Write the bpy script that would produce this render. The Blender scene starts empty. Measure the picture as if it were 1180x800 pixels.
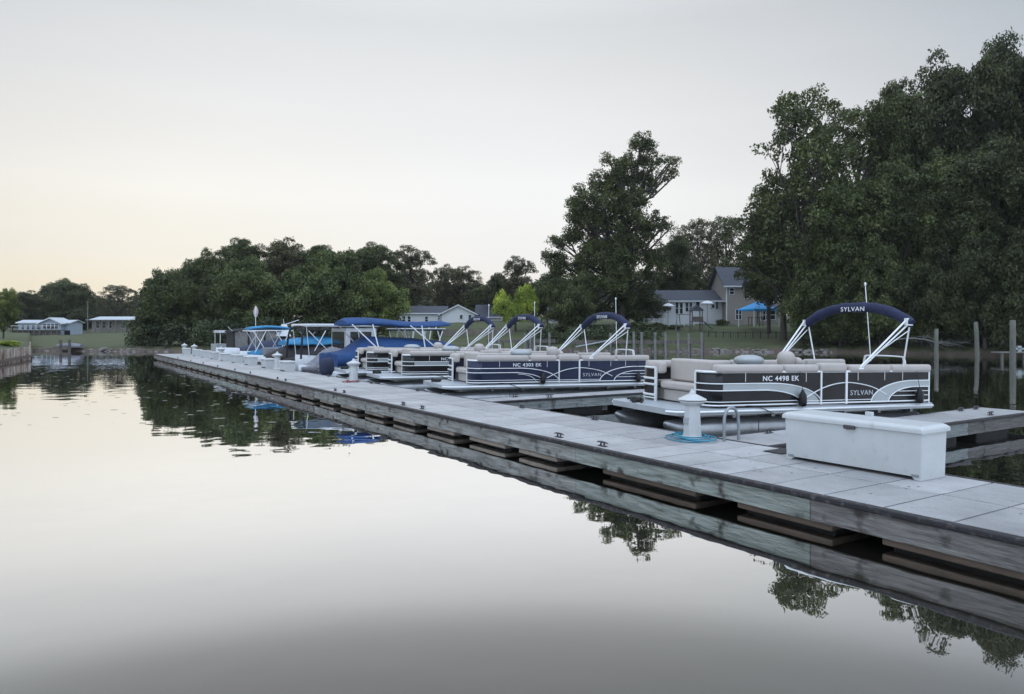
import bpy, bmesh, math, random
import numpy as np
from mathutils import Matrix, Vector

# ------------------------------------------------------------------ camera, world, sun, exposure
SC = bpy.context.scene
F, H, HZ = 852.0, 2.36, 380.0            # focal in photo px, eye height above the water, horizon row
cam = bpy.data.cameras.new('camera'); co = bpy.data.objects.new('camera', cam)
SC.collection.objects.link(co); SC.camera = co
co.location = (0, 0, H); co.rotation_euler = (math.radians(90), 0, 0)
cam.sensor_width = 36; cam.lens = 36 * F / 1180
cam.shift_y = -(400 - HZ) / 1180
cam.clip_start = .1; cam.clip_end = 20000

SUN_AZ, SUN_EL = math.radians(-31), math.radians(.8)     # azimuth from +Y, negative = left
W = bpy.data.worlds.new('World'); SC.world = W; W.use_nodes = True
nt = W.node_tree; nt.nodes.clear(); N = nt.nodes.new; L = nt.links.new
out = N('ShaderNodeOutputWorld'); bg = N('ShaderNodeBackground'); bg.inputs[1].default_value = .1
sky = N('ShaderNodeTexSky'); sky.sky_type = 'NISHITA'; sky.sun_disc = False
sky.sun_elevation = SUN_EL; sky.sun_rotation = SUN_AZ
sky.dust_density = 3; sky.air_density = 1; sky.ozone_density = 1
tc = N('ShaderNodeTexCoord'); sep = N('ShaderNodeSeparateXYZ'); L(tc.outputs['Generated'], sep.inputs[0])
rz = N('ShaderNodeValToRGB'); L(sep.outputs[2], rz.inputs[0])          # hazy veil by elevation, with brightness added overhead to light the scene
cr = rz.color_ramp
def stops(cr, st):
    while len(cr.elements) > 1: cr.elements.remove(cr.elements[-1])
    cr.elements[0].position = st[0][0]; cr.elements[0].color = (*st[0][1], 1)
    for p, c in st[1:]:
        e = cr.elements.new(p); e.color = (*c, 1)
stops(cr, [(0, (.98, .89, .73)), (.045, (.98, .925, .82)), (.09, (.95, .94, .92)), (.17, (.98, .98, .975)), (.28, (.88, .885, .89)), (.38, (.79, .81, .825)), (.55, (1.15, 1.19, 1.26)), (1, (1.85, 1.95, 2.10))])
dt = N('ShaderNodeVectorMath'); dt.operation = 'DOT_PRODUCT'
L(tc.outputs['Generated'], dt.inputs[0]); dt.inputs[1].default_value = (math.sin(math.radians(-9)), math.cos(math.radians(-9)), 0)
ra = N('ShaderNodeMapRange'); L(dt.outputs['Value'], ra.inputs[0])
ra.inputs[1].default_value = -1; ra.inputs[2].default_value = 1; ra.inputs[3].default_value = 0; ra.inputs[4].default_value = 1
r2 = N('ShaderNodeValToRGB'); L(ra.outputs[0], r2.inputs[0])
stops(r2.color_ramp, [(0, (1.22, 1.42, 1.72)), (.45, (1.02, 1.15, 1.32)), (.70, (.56, .62, .70)), (.84, (.64, .69, .75)), (.905, (.84, .86, .885)), (.945, (.95, .955, .96)), (.975, (1.03, 1.035, 1.04)), (1, (1.05, 1.05, 1.05))])  # low stops: extra sky brightness added behind the camera, unseen, as fill
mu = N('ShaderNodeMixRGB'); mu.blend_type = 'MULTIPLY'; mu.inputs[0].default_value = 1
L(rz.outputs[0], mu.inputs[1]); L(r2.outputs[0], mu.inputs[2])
wd = N('ShaderNodeVectorMath'); wd.operation = 'DOT_PRODUCT'; L(tc.outputs['Generated'], wd.inputs[0]); wd.inputs[1].default_value = (math.sin(math.radians(-42)), math.cos(math.radians(-42)), -.1)
wr = N('ShaderNodeMapRange'); L(wd.outputs['Value'], wr.inputs[0]); wr.inputs[1].default_value = .72; wr.inputs[2].default_value = 1.0; wr.interpolation_type = 'SMOOTHSTEP'
wm = N('ShaderNodeMixRGB'); wm.blend_type = 'MULTIPLY'; we = N('ShaderNodeMapRange'); L(sep.outputs[2], we.inputs[0]); we.inputs[1].default_value = .02; we.inputs[2].default_value = .32; we.inputs[3].default_value = 1; we.inputs[4].default_value = 0
wx = N('ShaderNodeMath'); wx.operation = 'MULTIPLY'; L(wr.outputs[0], wx.inputs[0]); L(we.outputs[0], wx.inputs[1]); L(wx.outputs[0], wm.inputs[0]); L(mu.outputs[0], wm.inputs[1]); wm.inputs[2].default_value = (1.03, .99, .85, 1)
cm = N('ShaderNodeMapping'); cm.inputs['Scale'].default_value = (1.2, 1.2, 9); L(tc.outputs['Generated'], cm.inputs[0])
cn = N('ShaderNodeTexNoise'); cn.inputs['Scale'].default_value = 1.6; cn.inputs['Detail'].default_value = 4; L(cm.outputs[0], cn.inputs[0])
cg = N('ShaderNodeMapRange'); L(cn.outputs[0], cg.inputs[0]); cg.inputs[3].default_value = .955; cg.inputs[4].default_value = 1.045
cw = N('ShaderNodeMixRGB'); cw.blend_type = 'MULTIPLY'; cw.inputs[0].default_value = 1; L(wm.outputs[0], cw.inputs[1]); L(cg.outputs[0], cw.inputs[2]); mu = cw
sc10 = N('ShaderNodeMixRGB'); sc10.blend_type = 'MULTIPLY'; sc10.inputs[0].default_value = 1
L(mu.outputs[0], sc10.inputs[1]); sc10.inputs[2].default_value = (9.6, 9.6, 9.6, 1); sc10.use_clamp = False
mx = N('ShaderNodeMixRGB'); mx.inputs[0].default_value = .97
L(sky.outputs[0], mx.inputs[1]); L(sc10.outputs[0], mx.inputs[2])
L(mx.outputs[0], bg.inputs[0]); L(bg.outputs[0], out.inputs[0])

sl = bpy.data.lights.new('sun', 'SUN'); sl.energy = .5; sl.angle = math.radians(3); sl.color = (1, .82, .62)
so = bpy.data.objects.new('sun', sl); SC.collection.objects.link(so)
sd = Vector((math.sin(SUN_AZ) * math.cos(SUN_EL), math.cos(SUN_AZ) * math.cos(SUN_EL), math.sin(SUN_EL)))
so.rotation_euler = (-sd).to_track_quat('-Z', 'Y').to_euler()
SC.view_settings.view_transform = 'Standard'; SC.view_settings.look = 'None'
SC.view_settings.exposure = 0; SC.view_settings.gamma = 1
SC.render.engine = 'CYCLES'; SC.cycles.use_denoising = True
SC.cycles.max_bounces = 8; SC.cycles.diffuse_bounces = 3; SC.cycles.glossy_bounces = 4
SC.cycles.transparent_max_bounces = 8; SC.cycles.volume_bounces = 0
SC.cycles.sample_clamp_indirect = 6

# ------------------------------------------------------------------ helpers
R = random.Random(7)
C = SC.collection
PI = math.pi
TH = math.atan(545 / F)                                # dock frame: X = across (fingers), Y = along the dock
VX = Vector((math.cos(TH), math.sin(TH), 0)); UY = Vector((-math.sin(TH), math.cos(TH), 0))
P0 = Vector((2.99, 9.44, 0))
def D(u, v, z=0): return P0 + UY * u + VX * v + Vector((0, 0, z))
def PX(px, Y, z=0): return Vector(((px - 590) / F * Y, Y, z))
def ZY(y, Y): return H + (HZ - y) * Y / F

class MB:
    def __init__(s): s.v = []; s.f = []; s.mi = []; s.sm = []; s.M = Matrix()
    def add(s, vs, fs, mi=0, sm=False):
        b = len(s.v)
        s.v += [tuple(s.M @ Vector(p)) for p in vs]
        s.f += [tuple(i + b for i in q) for q in fs]
        s.mi += [mi] * len(fs); s.sm += [sm] * len(fs)
        return s
    def box(s, x0, x1, y0, y1, z0, z1, mi=0, M=None):
        vs = [(x, y, z) for x in (x0, x1) for y in (y0, y1) for z in (z0, z1)]
        if M is not None: vs = [M @ Vector(p) for p in vs]
        return s.add(vs, [(0, 1, 3, 2), (4, 6, 7, 5), (0, 4, 5, 1), (2, 3, 7, 6), (0, 2, 6, 4), (1, 5, 7, 3)], mi)
    def loft(s, rings, closed=True, caps=True, mi=0, sm=True):
        n = len(rings[0]); vs = [p for r in rings for p in r]; fs = []
        m = n if closed else n - 1
        for k in range(len(rings) - 1):
            for i in range(m):
                j = (i + 1) % n
                fs.append((k * n + i, k * n + j, (k + 1) * n + j, (k + 1) * n + i))
        s.add(vs, fs, mi, sm)
        if caps and closed:
            s.add(list(rings[0]), [tuple(range(n))[::-1]], mi); s.add(list(rings[-1]), [tuple(range(n))], mi)
        return s
    def tube(s, pts, r, n=8, mi=0, caps=True):
        pts = [Vector(p) for p in pts]; rs = r if isinstance(r, (list, tuple)) else [r] * len(pts)
        rings = []; up = None
        for i, p in enumerate(pts):
            t = (pts[min(i + 1, len(pts) - 1)] - pts[max(i - 1, 0)])
            if t.length < 1e-9: t = Vector((0, 0, 1))
            t.normalize()
            if up is None: up = Vector((0, 0, 1)) if abs(t.z) < .9 else Vector((1, 0, 0))
            a = t.cross(up)
            if a.length < 1e-4: a = t.cross(Vector((.3, 1, .2)))
            a.normalize(); b = a.cross(t); up = b
            rings.append([p + (a * math.cos(2 * PI * k / n) + b * math.sin(2 * PI * k / n)) * rs[i] for k in range(n)])
        return s.loft(rings, True, caps, mi)
    def lathe(s, prof, c=(0, 0, 0), n=16, mi=0, sm=True, rot=0):
        return s.loft([[(c[0] + r * math.cos(2 * PI * k / n + rot), c[1] + r * math.sin(2 * PI * k / n + rot), c[2] + z) for k in range(n)] for r, z in prof], mi=mi, sm=sm)
    def strip(s, up, lo, y0, y1, mi=0):
        """ribbon between two (x,z) curves, given thickness from y0 to y1"""
        return s.loft([[(a[0], y0, a[1]), (a[0], y1, a[1]), (b[0], y1, b[1]), (b[0], y0, b[1])] for a, b in zip(up, lo)], mi=mi, sm=False)
    def ell(s, c, r, n=14, m=8, mi=0, p=1.0):
        rings = []
        for k in range(m + 1):
            a = -PI / 2 + PI * k / m
            rings.append([(c[0] + r[0] * math.copysign(abs(math.cos(a) * math.cos(t)) ** p, math.cos(t)), c[1] + r[1] * math.copysign(abs(math.cos(a) * math.sin(t)) ** p, math.sin(t)), c[2] + r[2] * math.copysign(abs(math.sin(a)) ** p, math.sin(a))) for t in [2 * PI * i / n for i in range(n)]])
        return s.loft(rings, mi=mi, caps=False)
    def build(s, name, mats, parent=None, loc=None, rz=0, bevel=0):
        me = bpy.data.meshes.new(name); me.from_pydata([tuple(v) for v in s.v], [], s.f)
        if not isinstance(mats, (list, tuple)): mats = [mats]
        for m in mats: me.materials.append(m)
        me.polygons.foreach_set('material_index', s.mi); me.polygons.foreach_set('use_smooth', s.sm); me.update()
        bm = bmesh.new(); bm.from_mesh(me); bmesh.ops.recalc_face_normals(bm, faces=bm.faces); bm.to_mesh(me); bm.free()
        o = bpy.data.objects.new(name, me); C.objects.link(o); o.parent = parent
        if loc is not None: o.location = loc
        o.rotation_euler = (0, 0, rz)
        if bevel:
            b = o.modifiers.new('b', 'BEVEL'); b.width = bevel; b.segments = 2; b.limit_method = 'ANGLE'; b.angle_limit = .6
        return o

def tag(o, label=None, cat=None, group=None, kind=None):
    if label: o['label'] = label
    if cat: o['category'] = cat
    if group: o['group'] = group
    if kind: o['kind'] = kind
    return o
def empty(name, loc, rz=0, label=None, cat=None, group=None):
    o = bpy.data.objects.new(name, None); C.objects.link(o); o.location = loc; o.rotation_euler = (0, 0, rz)
    o.empty_display_size = .2
    return tag(o, label, cat, group)
KIDS = {}
def children(o): return [c for c in C.objects if c.parent == o]
def copy_tree(o, parent=None):
    c = o.copy(); C.objects.link(c); c.parent = parent
    for ch in children(o): copy_tree(ch, c)
    return c

def lin(r, g, b):
    f = lambda c: (c / 255 / 12.92 if c / 255 <= .04045 else ((c / 255 + .055) / 1.055) ** 2.4)
    return (f(r), f(g), f(b))
def mat(name, col, rough=.6, metal=0, var=.15, scale=3, bump=0, bscale=None, col2=None, mapping=None, spec=.5, rnd=0, trans=0, stain=None):
    m = bpy.data.materials.new(name); m.use_nodes = True; t = m.node_tree; n = t.nodes.new; l = t.links.new
    b = t.nodes['Principled BSDF']; b.inputs['Roughness'].default_value = rough; b.inputs['Metallic'].default_value = metal
    b.inputs['Specular IOR Level'].default_value = spec
    tcn = n('ShaderNodeTexCoord'); mp = n('ShaderNodeMapping'); l(tcn.outputs['Object'], mp.inputs[0])
    if mapping: mp.inputs['Scale'].default_value = mapping
    no = n('ShaderNodeTexNoise'); l(mp.outputs[0], no.inputs[0]); no.inputs['Scale'].default_value = scale; no.inputs['Detail'].default_value = 8
    no.inputs['Roughness'].default_value = .65
    mr = n('ShaderNodeMapRange'); l(no.outputs[0], mr.inputs[0]); mr.inputs[1].default_value = .3; mr.inputs[2].default_value = .7
    mi = n('ShaderNodeMixRGB'); l(mr.outputs[0], mi.inputs[0])
    c2 = col2 if col2 else tuple(min(1, c * (1 + var)) for c in col); c1 = col if col2 else tuple(c * (1 - var) for c in col)
    mi.inputs[1].default_value = (*c1, 1); mi.inputs[2].default_value = (*c2, 1)
    last = mi.outputs[0]
    if stain:
        n2 = n('ShaderNodeTexNoise'); l(tcn.outputs['Object'], n2.inputs[0]); n2.inputs['Scale'].default_value = stain[1]; n2.inputs['Detail'].default_value = 5
        m2 = n('ShaderNodeMapRange'); l(n2.outputs[0], m2.inputs[0]); m2.inputs[1].default_value = stain[2]; m2.inputs[2].default_value = stain[3]
        s2 = n('ShaderNodeMixRGB'); l(m2.outputs[0], s2.inputs[0]); l(last, s2.inputs[1]); s2.inputs[2].default_value = (*stain[0], 1); last = s2.outputs[0]
    if rnd:
        g = n('ShaderNodeNewGeometry'); m3 = n('ShaderNodeMapRange'); l(g.outputs['Random Per Island'], m3.inputs[0])
        m3.inputs[3].default_value = 1 - rnd; m3.inputs[4].default_value = 1 + rnd
        h = n('ShaderNodeHueSaturation'); l(m3.outputs[0], h.inputs['Value']); l(last, h.inputs['Color']); last = h.outputs[0]
    l(last, b.inputs['Base Color'])
    if bump:
        nb = n('ShaderNodeTexNoise'); l(mp.outputs[0], nb.inputs[0]); nb.inputs['Scale'].default_value = bscale or scale * 4; nb.inputs['Detail'].default_value = 6
        bu = n('ShaderNodeBump'); l(nb.outputs[0], bu.inputs['Height']); bu.inputs['Strength'].default_value = bump; bu.inputs['Distance'].default_value = .02
        l(bu.outputs[0], b.inputs['Normal'])
    return m

M = {}
M['concrete'] = mat('deck_concrete', (.36, .355, .355), .55, var=.17, scale=2.2, bump=.35, bscale=45, rnd=.15, stain=((.20, .20, .205), 1.1, .56, .80))
M['white'] = mat('white_plastic', (.50, .515, .515), .38, var=.05, scale=4, stain=((.38, .37, .35), 7, .62, .85))
M['chrome'] = mat('brushed_aluminium', (.70, .72, .74), .32, metal=.75, var=.06)
M['wrail'] = mat('bright_rail', (.76, .78, .79), .35, metal=.25, var=.05)
M['alu'] = mat('pontoon_aluminium', (.34, .35, .36), .38, metal=.8, var=.2, scale=4)
M['cream'] = mat('cream_vinyl', (.43, .39, .36), .6, var=.07, scale=3, bump=.15, bscale=9)
M['cream2'] = mat('tan_vinyl', (.24, .20, .18), .6, var=.1)
M['black'] = mat('black_panel', (.017, .0165, .018), .22, var=.3, scale=2, spec=.25)
M['navy'] = mat('navy_panel', (.022, .028, .058), .35, var=.12, scale=2, spec=.25)
M['canvas'] = mat('navy_canvas', (.015, .021, .060), .85, var=.3, scale=6, bump=.8, bscale=14)
M['bluec'] = mat('royal_blue_canvas', (.011, .052, .165), .8, var=.25, scale=3, bump=.7, bscale=4)
M['bluel'] = mat('light_blue_canvas', (.03, .20, .38), .8, var=.2, scale=3, bump=.5, bscale=5)
M['greyc'] = mat('grey_canvas', (.20, .20, .225), .85, var=.25, scale=3, bump=.9, bscale=3, mapping=(2.5, .6, 1))
M['brownc'] = mat('brown_canvas', (.035, .030, .032), .85, var=.25, scale=3, bump=.6, bscale=4)
M['navyc'] = mat('dark_navy_canvas', (.020, .028, .06), .8, var=.25, scale=3, bump=.6, bscale=4)
M['blackc'] = mat('black_canvas', (.012, .012, .013), .8, var=.2, scale=3)
M['gel'] = mat('white_gelcoat', (.56, .58, .60), .25, var=.06)
M['silver'] = mat('silver_panel', (.36, .39, .40), .4, metal=.2, var=.06)
M['deckf'] = mat('boat_deck_trim', (.42, .45, .48), .45, metal=.3, var=.1)
M['glass'] = mat('dark_window', (.02, .022, .025), .08, var=.1)
M['clear'] = mat('vinyl_window', (.22, .21, .20), .2, var=.5, scale=5)
M['rubber'] = mat('dark_bumper', (.013, .011, .014), .6, var=.4, scale=9, bump=.5, bscale=30, stain=((.10, .09, .09), 14, .55, .75))
M['rope'] = mat('dark_rope', (.02, .02, .02), .9)
M['iron'] = mat('galvanised_cleat', (.07, .065, .07), .5, metal=.4, var=.3)
M['galv'] = mat('galvanised_steel', (.30, .33, .35), .45, metal=.7, var=.2)
M['hose'] = mat('blue_hose', (.02, .23, .34), .45, var=.1)
M['red'] = mat('red_hose', (.25, .05, .05), .5, var=.1)
M['tanfloat'] = mat('tan_float', (.115, .085, .065), .85, var=.3, scale=3, mapping=(3, .6, 3), bump=.4)
M['palefloat'] = mat('pale_tan_float', (.24, .20, .165), .85, var=.35, scale=2)
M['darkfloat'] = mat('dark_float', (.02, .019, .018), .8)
M['pile'] = mat('weathered_piling', (.115, .118, .10), .9, var=.35, scale=3, mapping=(6, 6, .6), bump=.5, stain=((.10, .05, .03), 1.5, .6, .75))
M['pier'] = mat('weathered_pier_wood', (.10, .085, .075), .9, var=.35, scale=3)
M['palep'] = mat('pale_post_wood', (.15, .15, .145), .9, var=.3, scale=3)
M['lett'] = mat('white_lettering', (.75, .76, .78), .5, var=.02)
M['slett'] = mat('silver_lettering', (.45, .47, .5), .4, var=.02)
M['siding'] = mat('white_siding', (.60, .62, .64), .7, var=.04, scale=2)
M['sidingb'] = mat('blue_grey_siding', (.32, .38, .46), .7, var=.08)
M['beige'] = mat('beige_siding', (.27, .245, .22), .75, var=.05)
M['roof'] = mat('grey_shingle', (.055, .06, .075), .9, var=.25, scale=4)
M['roofl'] = mat('pale_metal_roof', (.42, .46, .50), .5, var=.1)
M['trim'] = mat('white_trim', (.62, .65, .68), .6, var=.03)
M['tanfence'] = mat('tan_fence_wood', (.16, .135, .11), .9, var=.3, scale=1.5)
M['green'] = mat('green_plastic', (.03, .13, .11), .5)
M['bark'] = mat('bark', (.055, .048, .042), .95, var=.35, scale=3, mapping=(3, 3, .6))
M['bulk'] = mat('rusty_bulkhead', (.20, .165, .14), .9, col2=(.30, .27, .24), scale=1.4, mapping=(1.5, 1.5, .35), stain=((.15, .065, .035), 1.3, .5, .62))

def concrete_detail(m):
    t = m.node_tree; n = t.nodes.new; l = t.links.new; b = t.nodes['Principled BSDF']; old = b.inputs['Base Color'].links[0].from_socket
    tcn = n('ShaderNodeTexCoord'); mp = n('ShaderNodeMapping'); mp.inputs['Scale'].default_value = (30, 1.6, 1); l(tcn.outputs['Object'], mp.inputs[0])
    a = n('ShaderNodeTexNoise'); a.inputs['Scale'].default_value = 3; a.inputs['Detail'].default_value = 6; l(mp.outputs[0], a.inputs[0])
    c = n('ShaderNodeTexNoise'); c.inputs['Scale'].default_value = 70; c.inputs['Detail'].default_value = 3; l(tcn.outputs['Object'], c.inputs[0])
    ad = n('ShaderNodeMath'); l(a.outputs[0], ad.inputs[0]); l(c.outputs[0], ad.inputs[1])
    r = n('ShaderNodeMapRange'); l(ad.outputs[0], r.inputs[0]); r.inputs[1].default_value = .7; r.inputs[2].default_value = 1.3; r.inputs[3].default_value = .80; r.inputs[4].default_value = 1.18
    h = n('ShaderNodeHueSaturation'); l(old, h.inputs['Color']); l(r.outputs[0], h.inputs['Value']); l(h.outputs[0], b.inputs['Base Color'])
concrete_detail(M['concrete'])
def wood(name, c1, c2, ax, stain=None):
    return mat(name, c1, .85, col2=c2, scale=2.2, mapping=((.8, 9, 9) if ax == 'x' else (9, .8, 9)), bump=1.0, bscale=9, stain=stain)
KN = ((.045, .038, .033), 4.2, .56, .72)
M['fb_grey'] = wood('grey_board', (.07, .062, .058), (.27, .255, .24), 'y', KN)
M['fb_green'] = wood('green_board', (.10, .115, .10), (.38, .41, .37), 'y', KN)
M['fb_pale'] = wood('pale_board', (.11, .11, .10), (.38, .375, .35), 'y', KN)
M['fx'] = wood('finger_board', (.11, .125, .12), (.26, .28, .275), 'x', KN)
M['fxg'] = wood('finger_board_grey', (.06, .055, .052), (.16, .15, .145), 'x', KN)

def leafmat():
    m = bpy.data.materials.new('leaves'); m.use_nodes = True; t = m.node_tree; t.nodes.clear(); n = t.nodes.new; l = t.links.new
    o = n('ShaderNodeOutputMaterial'); oi = n('ShaderNodeObjectInfo'); g = n('ShaderNodeNewGeometry')
    tcn = n('ShaderNodeTexCoord'); no = n('ShaderNodeTexNoise'); l(tcn.outputs['Object'], no.inputs[0]); no.inputs['Scale'].default_value = .30; no.inputs['Detail'].default_value = 5
    r1 = n('ShaderNodeMapRange'); l(no.outputs[0], r1.inputs[0]); r1.inputs[1].default_value = .35; r1.inputs[2].default_value = .65; r1.inputs[3].default_value = .72; r1.inputs[4].default_value = 1.85
    r2_ = n('ShaderNodeMapRange'); l(g.outputs['Random Per Island'], r2_.inputs[0]); r2_.inputs[3].default_value = .45; r2_.inputs[4].default_value = 1.6
    mm = n('ShaderNodeMath'); mm.operation = 'MULTIPLY'; l(r1.outputs[0], mm.inputs[0]); l(r2_.outputs[0], mm.inputs[1])
    r3 = n('ShaderNodeMapRange'); l(no.outputs[0], r3.inputs[0]); r3.inputs[1].default_value = .3; r3.inputs[2].default_value = .7; r3.inputs[3].default_value = .515; r3.inputs[4].default_value = .485
    hs = n('ShaderNodeHueSaturation'); l(oi.outputs['Color'], hs.inputs['Color']); l(mm.outputs[0], hs.inputs['Value']); l(r3.outputs[0], hs.inputs['Hue'])
    d = n('ShaderNodeBsdfPrincipled'); d.inputs['Roughness'].default_value = .55; d.inputs['Specular IOR Level'].default_value = .35; l(hs.outputs[0], d.inputs['Base Color'])
    tr = n('ShaderNodeBsdfTranslucent'); wm = n('ShaderNodeMixRGB'); wm.blend_type = 'MULTIPLY'; wm.inputs[0].default_value = 1; l(hs.outputs[0], wm.inputs[1]); wm.inputs[2].default_value = (1.25, 1.1, .5, 1)
    l(wm.outputs[0], tr.inputs[0]); mxs = n('ShaderNodeMixShader'); mxs.inputs[0].default_value = .25; l(d.outputs[0], mxs.inputs[1]); l(tr.outputs[0], mxs.inputs[2])
    l(mxs.outputs[0], o.inputs[0]); return m
M['leaf'] = leafmat()

# ------------------------------------------------------------------ terrain and water
SH = [(-4000, 20), (-900, 26), (-300, 31), (-65, 39), (0, 50.5), (34, 60), (35.5, 82), (90, 80), (170, 79), (240, 77), (420, 84), (500, 84), (600, 80), (700, 79), (850, 78), (950, 76), (1060, 71), (1180, 66), (1500, 56), (2400, 42), (5000, 28)]
TZ = {  # land height by distance behind the shore
 'wall': [(0, -.4), (.25, .93), (20, 1.0), (60, 1.6), (200, 3)],
 'left': [(0, -.12), (.5, .36), (2, .50), (12, .60), (30, .85), (60, 1.4), (80, 1.8), (180, 3.0), (900, 9)],
 'mid': [(0, -.12), (.8, .42), (2.0, .62), (8, .95), (16, 1.9), (25, 2.9), (34, 3.5), (60, 4.2), (180, 7), (900, 20)],
 'right': [(0, -.12), (.8, .5), (3, 1.0), (12, 2.4), (30, 4.5), (80, 7), (180, 9), (900, 22)]}
def itp(tab, x):
    if x <= tab[0][0]: return tab[0][1]
    for (a, p), (b, q) in zip(tab, tab[1:]):
        if x <= b: return p + (q - p) * (x - a) / (b - a)
    return tab[-1][1]
def shore(px): return itp(SH, px)
def land(px, d):
    if px < 34.8: return itp(TZ['wall'], d)
    l, m, r = itp(TZ['left'], d), itp(TZ['mid'], d), itp(TZ['right'], d)
    if px < 190: return l
    if px < 400: k = (px - 190) / 210; return l * (1 - k) + m * k
    if px < 920: return m
    if px < 1040: k = (px - 920) / 120; return m * (1 - k) + r * k
    return r
def ground(px, Y): return land(px, Y - shore(px))
cols = [-4000, -2500, -1500, -900, -600, -300, -150, -65, -30, 0, 17, 30, 34, 35.5] + list(range(40, 1200, 8)) + list(range(1200, 1600, 40)) + [1700, 1900, 2400, 3200, 5000]
rows = [-.999, -.8, -.5, -.25, -.1, -.02, 0, .25, .7, 1.2, 2, 3.5, 5.5, 8, 11, 14, 17, 21, 25, 30, 36, 45, 60, 80, 110, 150, 200, 300, 500, 900, 2000, 6000]
mb = MB(); vs = []; rr = random.Random(3)
for j, px in enumerate(cols):
    s = shore(px)
    if px > 36: s += rr.uniform(-.6, .6)
    for d in rows:
        if d < 0: Y = s * (1 + d) if d > -.9 else 1.0; z = -2.2 * min(1, -d * 5) - .12
        else:
            Y = s + d; z = land(px, d)
            if 1.2 < d < 80: z += rr.uniform(-.06, .06)
            if .2 < d < 1.3 and px > 36: z += rr.uniform(-.18, .18)
        vs.append(((px - 590) / F * Y, Y, z))
nr = len(rows)
mb.add(vs, [(j * nr + i, (j + 1) * nr + i, (j + 1) * nr + i + 1, j * nr + i + 1) for j in range(len(cols) - 1) for i in range(nr - 1)], sm=True)
def groundmat():
    m = mat('ground', (.040, .050, .018), .95, col2=(.075, .085, .03), scale=.35, bump=.6, bscale=6)
    t = m.node_tree; n = t.nodes.new; l = t.links.new; b = t.nodes['Principled BSDF']
    g = n('ShaderNodeNewGeometry'); sp = n('ShaderNodeSeparateXYZ'); l(g.outputs['Position'], sp.inputs[0])
    no = n('ShaderNodeTexNoise'); no.inputs['Scale'].default_value = .6; no.inputs['Detail'].default_value = 6; l(g.outputs['Position'], no.inputs[0])
    a = n('ShaderNodeMath'); a.operation = 'MULTIPLY_ADD'; l(no.outputs[0], a.inputs[0]); a.inputs[1].default_value = -.8; l(sp.outputs[2], a.inputs[2])
    r = n('ShaderNodeMapRange'); l(a.outputs[0], r.inputs[0]); r.inputs[1].default_value = -.12; r.inputs[2].default_value = .02
    n2 = n('ShaderNodeTexNoise'); n2.inputs['Scale'].default_value = 2.5; n2.inputs['Detail'].default_value = 8; l(g.outputs['Position'], n2.inputs[0])
    mu = n('ShaderNodeMixRGB'); l(n2.outputs[0], mu.inputs[0]); mu.inputs[1].default_value = (.035, .026, .02, 1); mu.inputs[2].default_value = (.15, .115, .09, 1)
    old = b.inputs['Base Color'].links[0].from_socket
    mx = n('ShaderNodeMixRGB'); l(r.outputs[0], mx.inputs[0]); l(mu.outputs[0], mx.inputs[1]); l(old, mx.inputs[2]); l(mx.outputs[0], b.inputs['Base Color'])
    return m
tag(mb.build('ground', groundmat()), kind='structure')

def watermat():
    m = bpy.data.materials.new('lake_water'); m.use_nodes = True; t = m.node_tree; t.nodes.clear(); n = t.nodes.new; l = t.links.new
    o = n('ShaderNodeOutputMaterial'); g = n('ShaderNodeNewGeometry')
    n1 = n('ShaderNodeTexNoise'); n1.inputs['Scale'].default_value = .9; n1.inputs['Detail'].default_value = 2; l(g.outputs['Position'], n1.inputs[0])
    n2 = n('ShaderNodeTexNoise'); n2.inputs['Scale'].default_value = .16; n2.inputs['Detail'].default_value = 2; l(g.outputs['Position'], n2.inputs[0])
    bu = n('ShaderNodeBump'); bu.inputs['Distance'].default_value = .010; bu.inputs['Strength'].default_value = .7; l(n1.outputs[0], bu.inputs['Height'])
    b2 = n('ShaderNodeBump'); b2.inputs['Distance'].default_value = .03; b2.inputs['Strength'].default_value = .5; l(n2.outputs[0], b2.inputs['Height']); l(bu.outputs[0], b2.inputs['Normal'])
    gl = n('ShaderNodeBsdfGlossy'); gl.inputs['Roughness'].default_value = .012; gl.inputs['Color'].default_value = (.97, .97, .97, 1); l(b2.outputs[0], gl.inputs['Normal'])
    df = n('ShaderNodeBsdfDiffuse'); df.inputs['Color'].default_value = (.030, .027, .018, 1)
    dp = n('ShaderNodeVectorMath'); dp.operation = 'DOT_PRODUCT'; l(g.outputs['Incoming'], dp.inputs[0]); l(g.outputs['Normal'], dp.inputs[1])
    rp = n('ShaderNodeValToRGB'); l(dp.outputs['Value'], rp.inputs[0])
    stops(rp.color_ramp, [(0, (.98,) * 3), (.08, (.95,) * 3), (.18, (.95,) * 3), (.24, (.97,) * 3), (.29, (.78,) * 3), (.335, (.68,) * 3), (.37, (.37,) * 3), (.41, (.26,) * 3), (.45, (.18,) * 3), (.5, (.17,) * 3), (1, (.05,) * 3)])
    rp.color_ramp.interpolation = 'B_SPLINE'
    mx = n('ShaderNodeMixShader'); l(rp.outputs[0], mx.inputs[0]); l(df.outputs[0], mx.inputs[1]); l(gl.outputs[0], mx.inputs[2]); l(mx.outputs[0], o.inputs[0])
    return m
mb = MB(); mb.add([(-4000, -3000, 0), (4000, -3000, 0), (4000, 1500, 0), (-4000, 1500, 0)], [(0, 1, 2, 3)])
tag(mb.build('water', watermat()), kind='structure')

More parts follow.
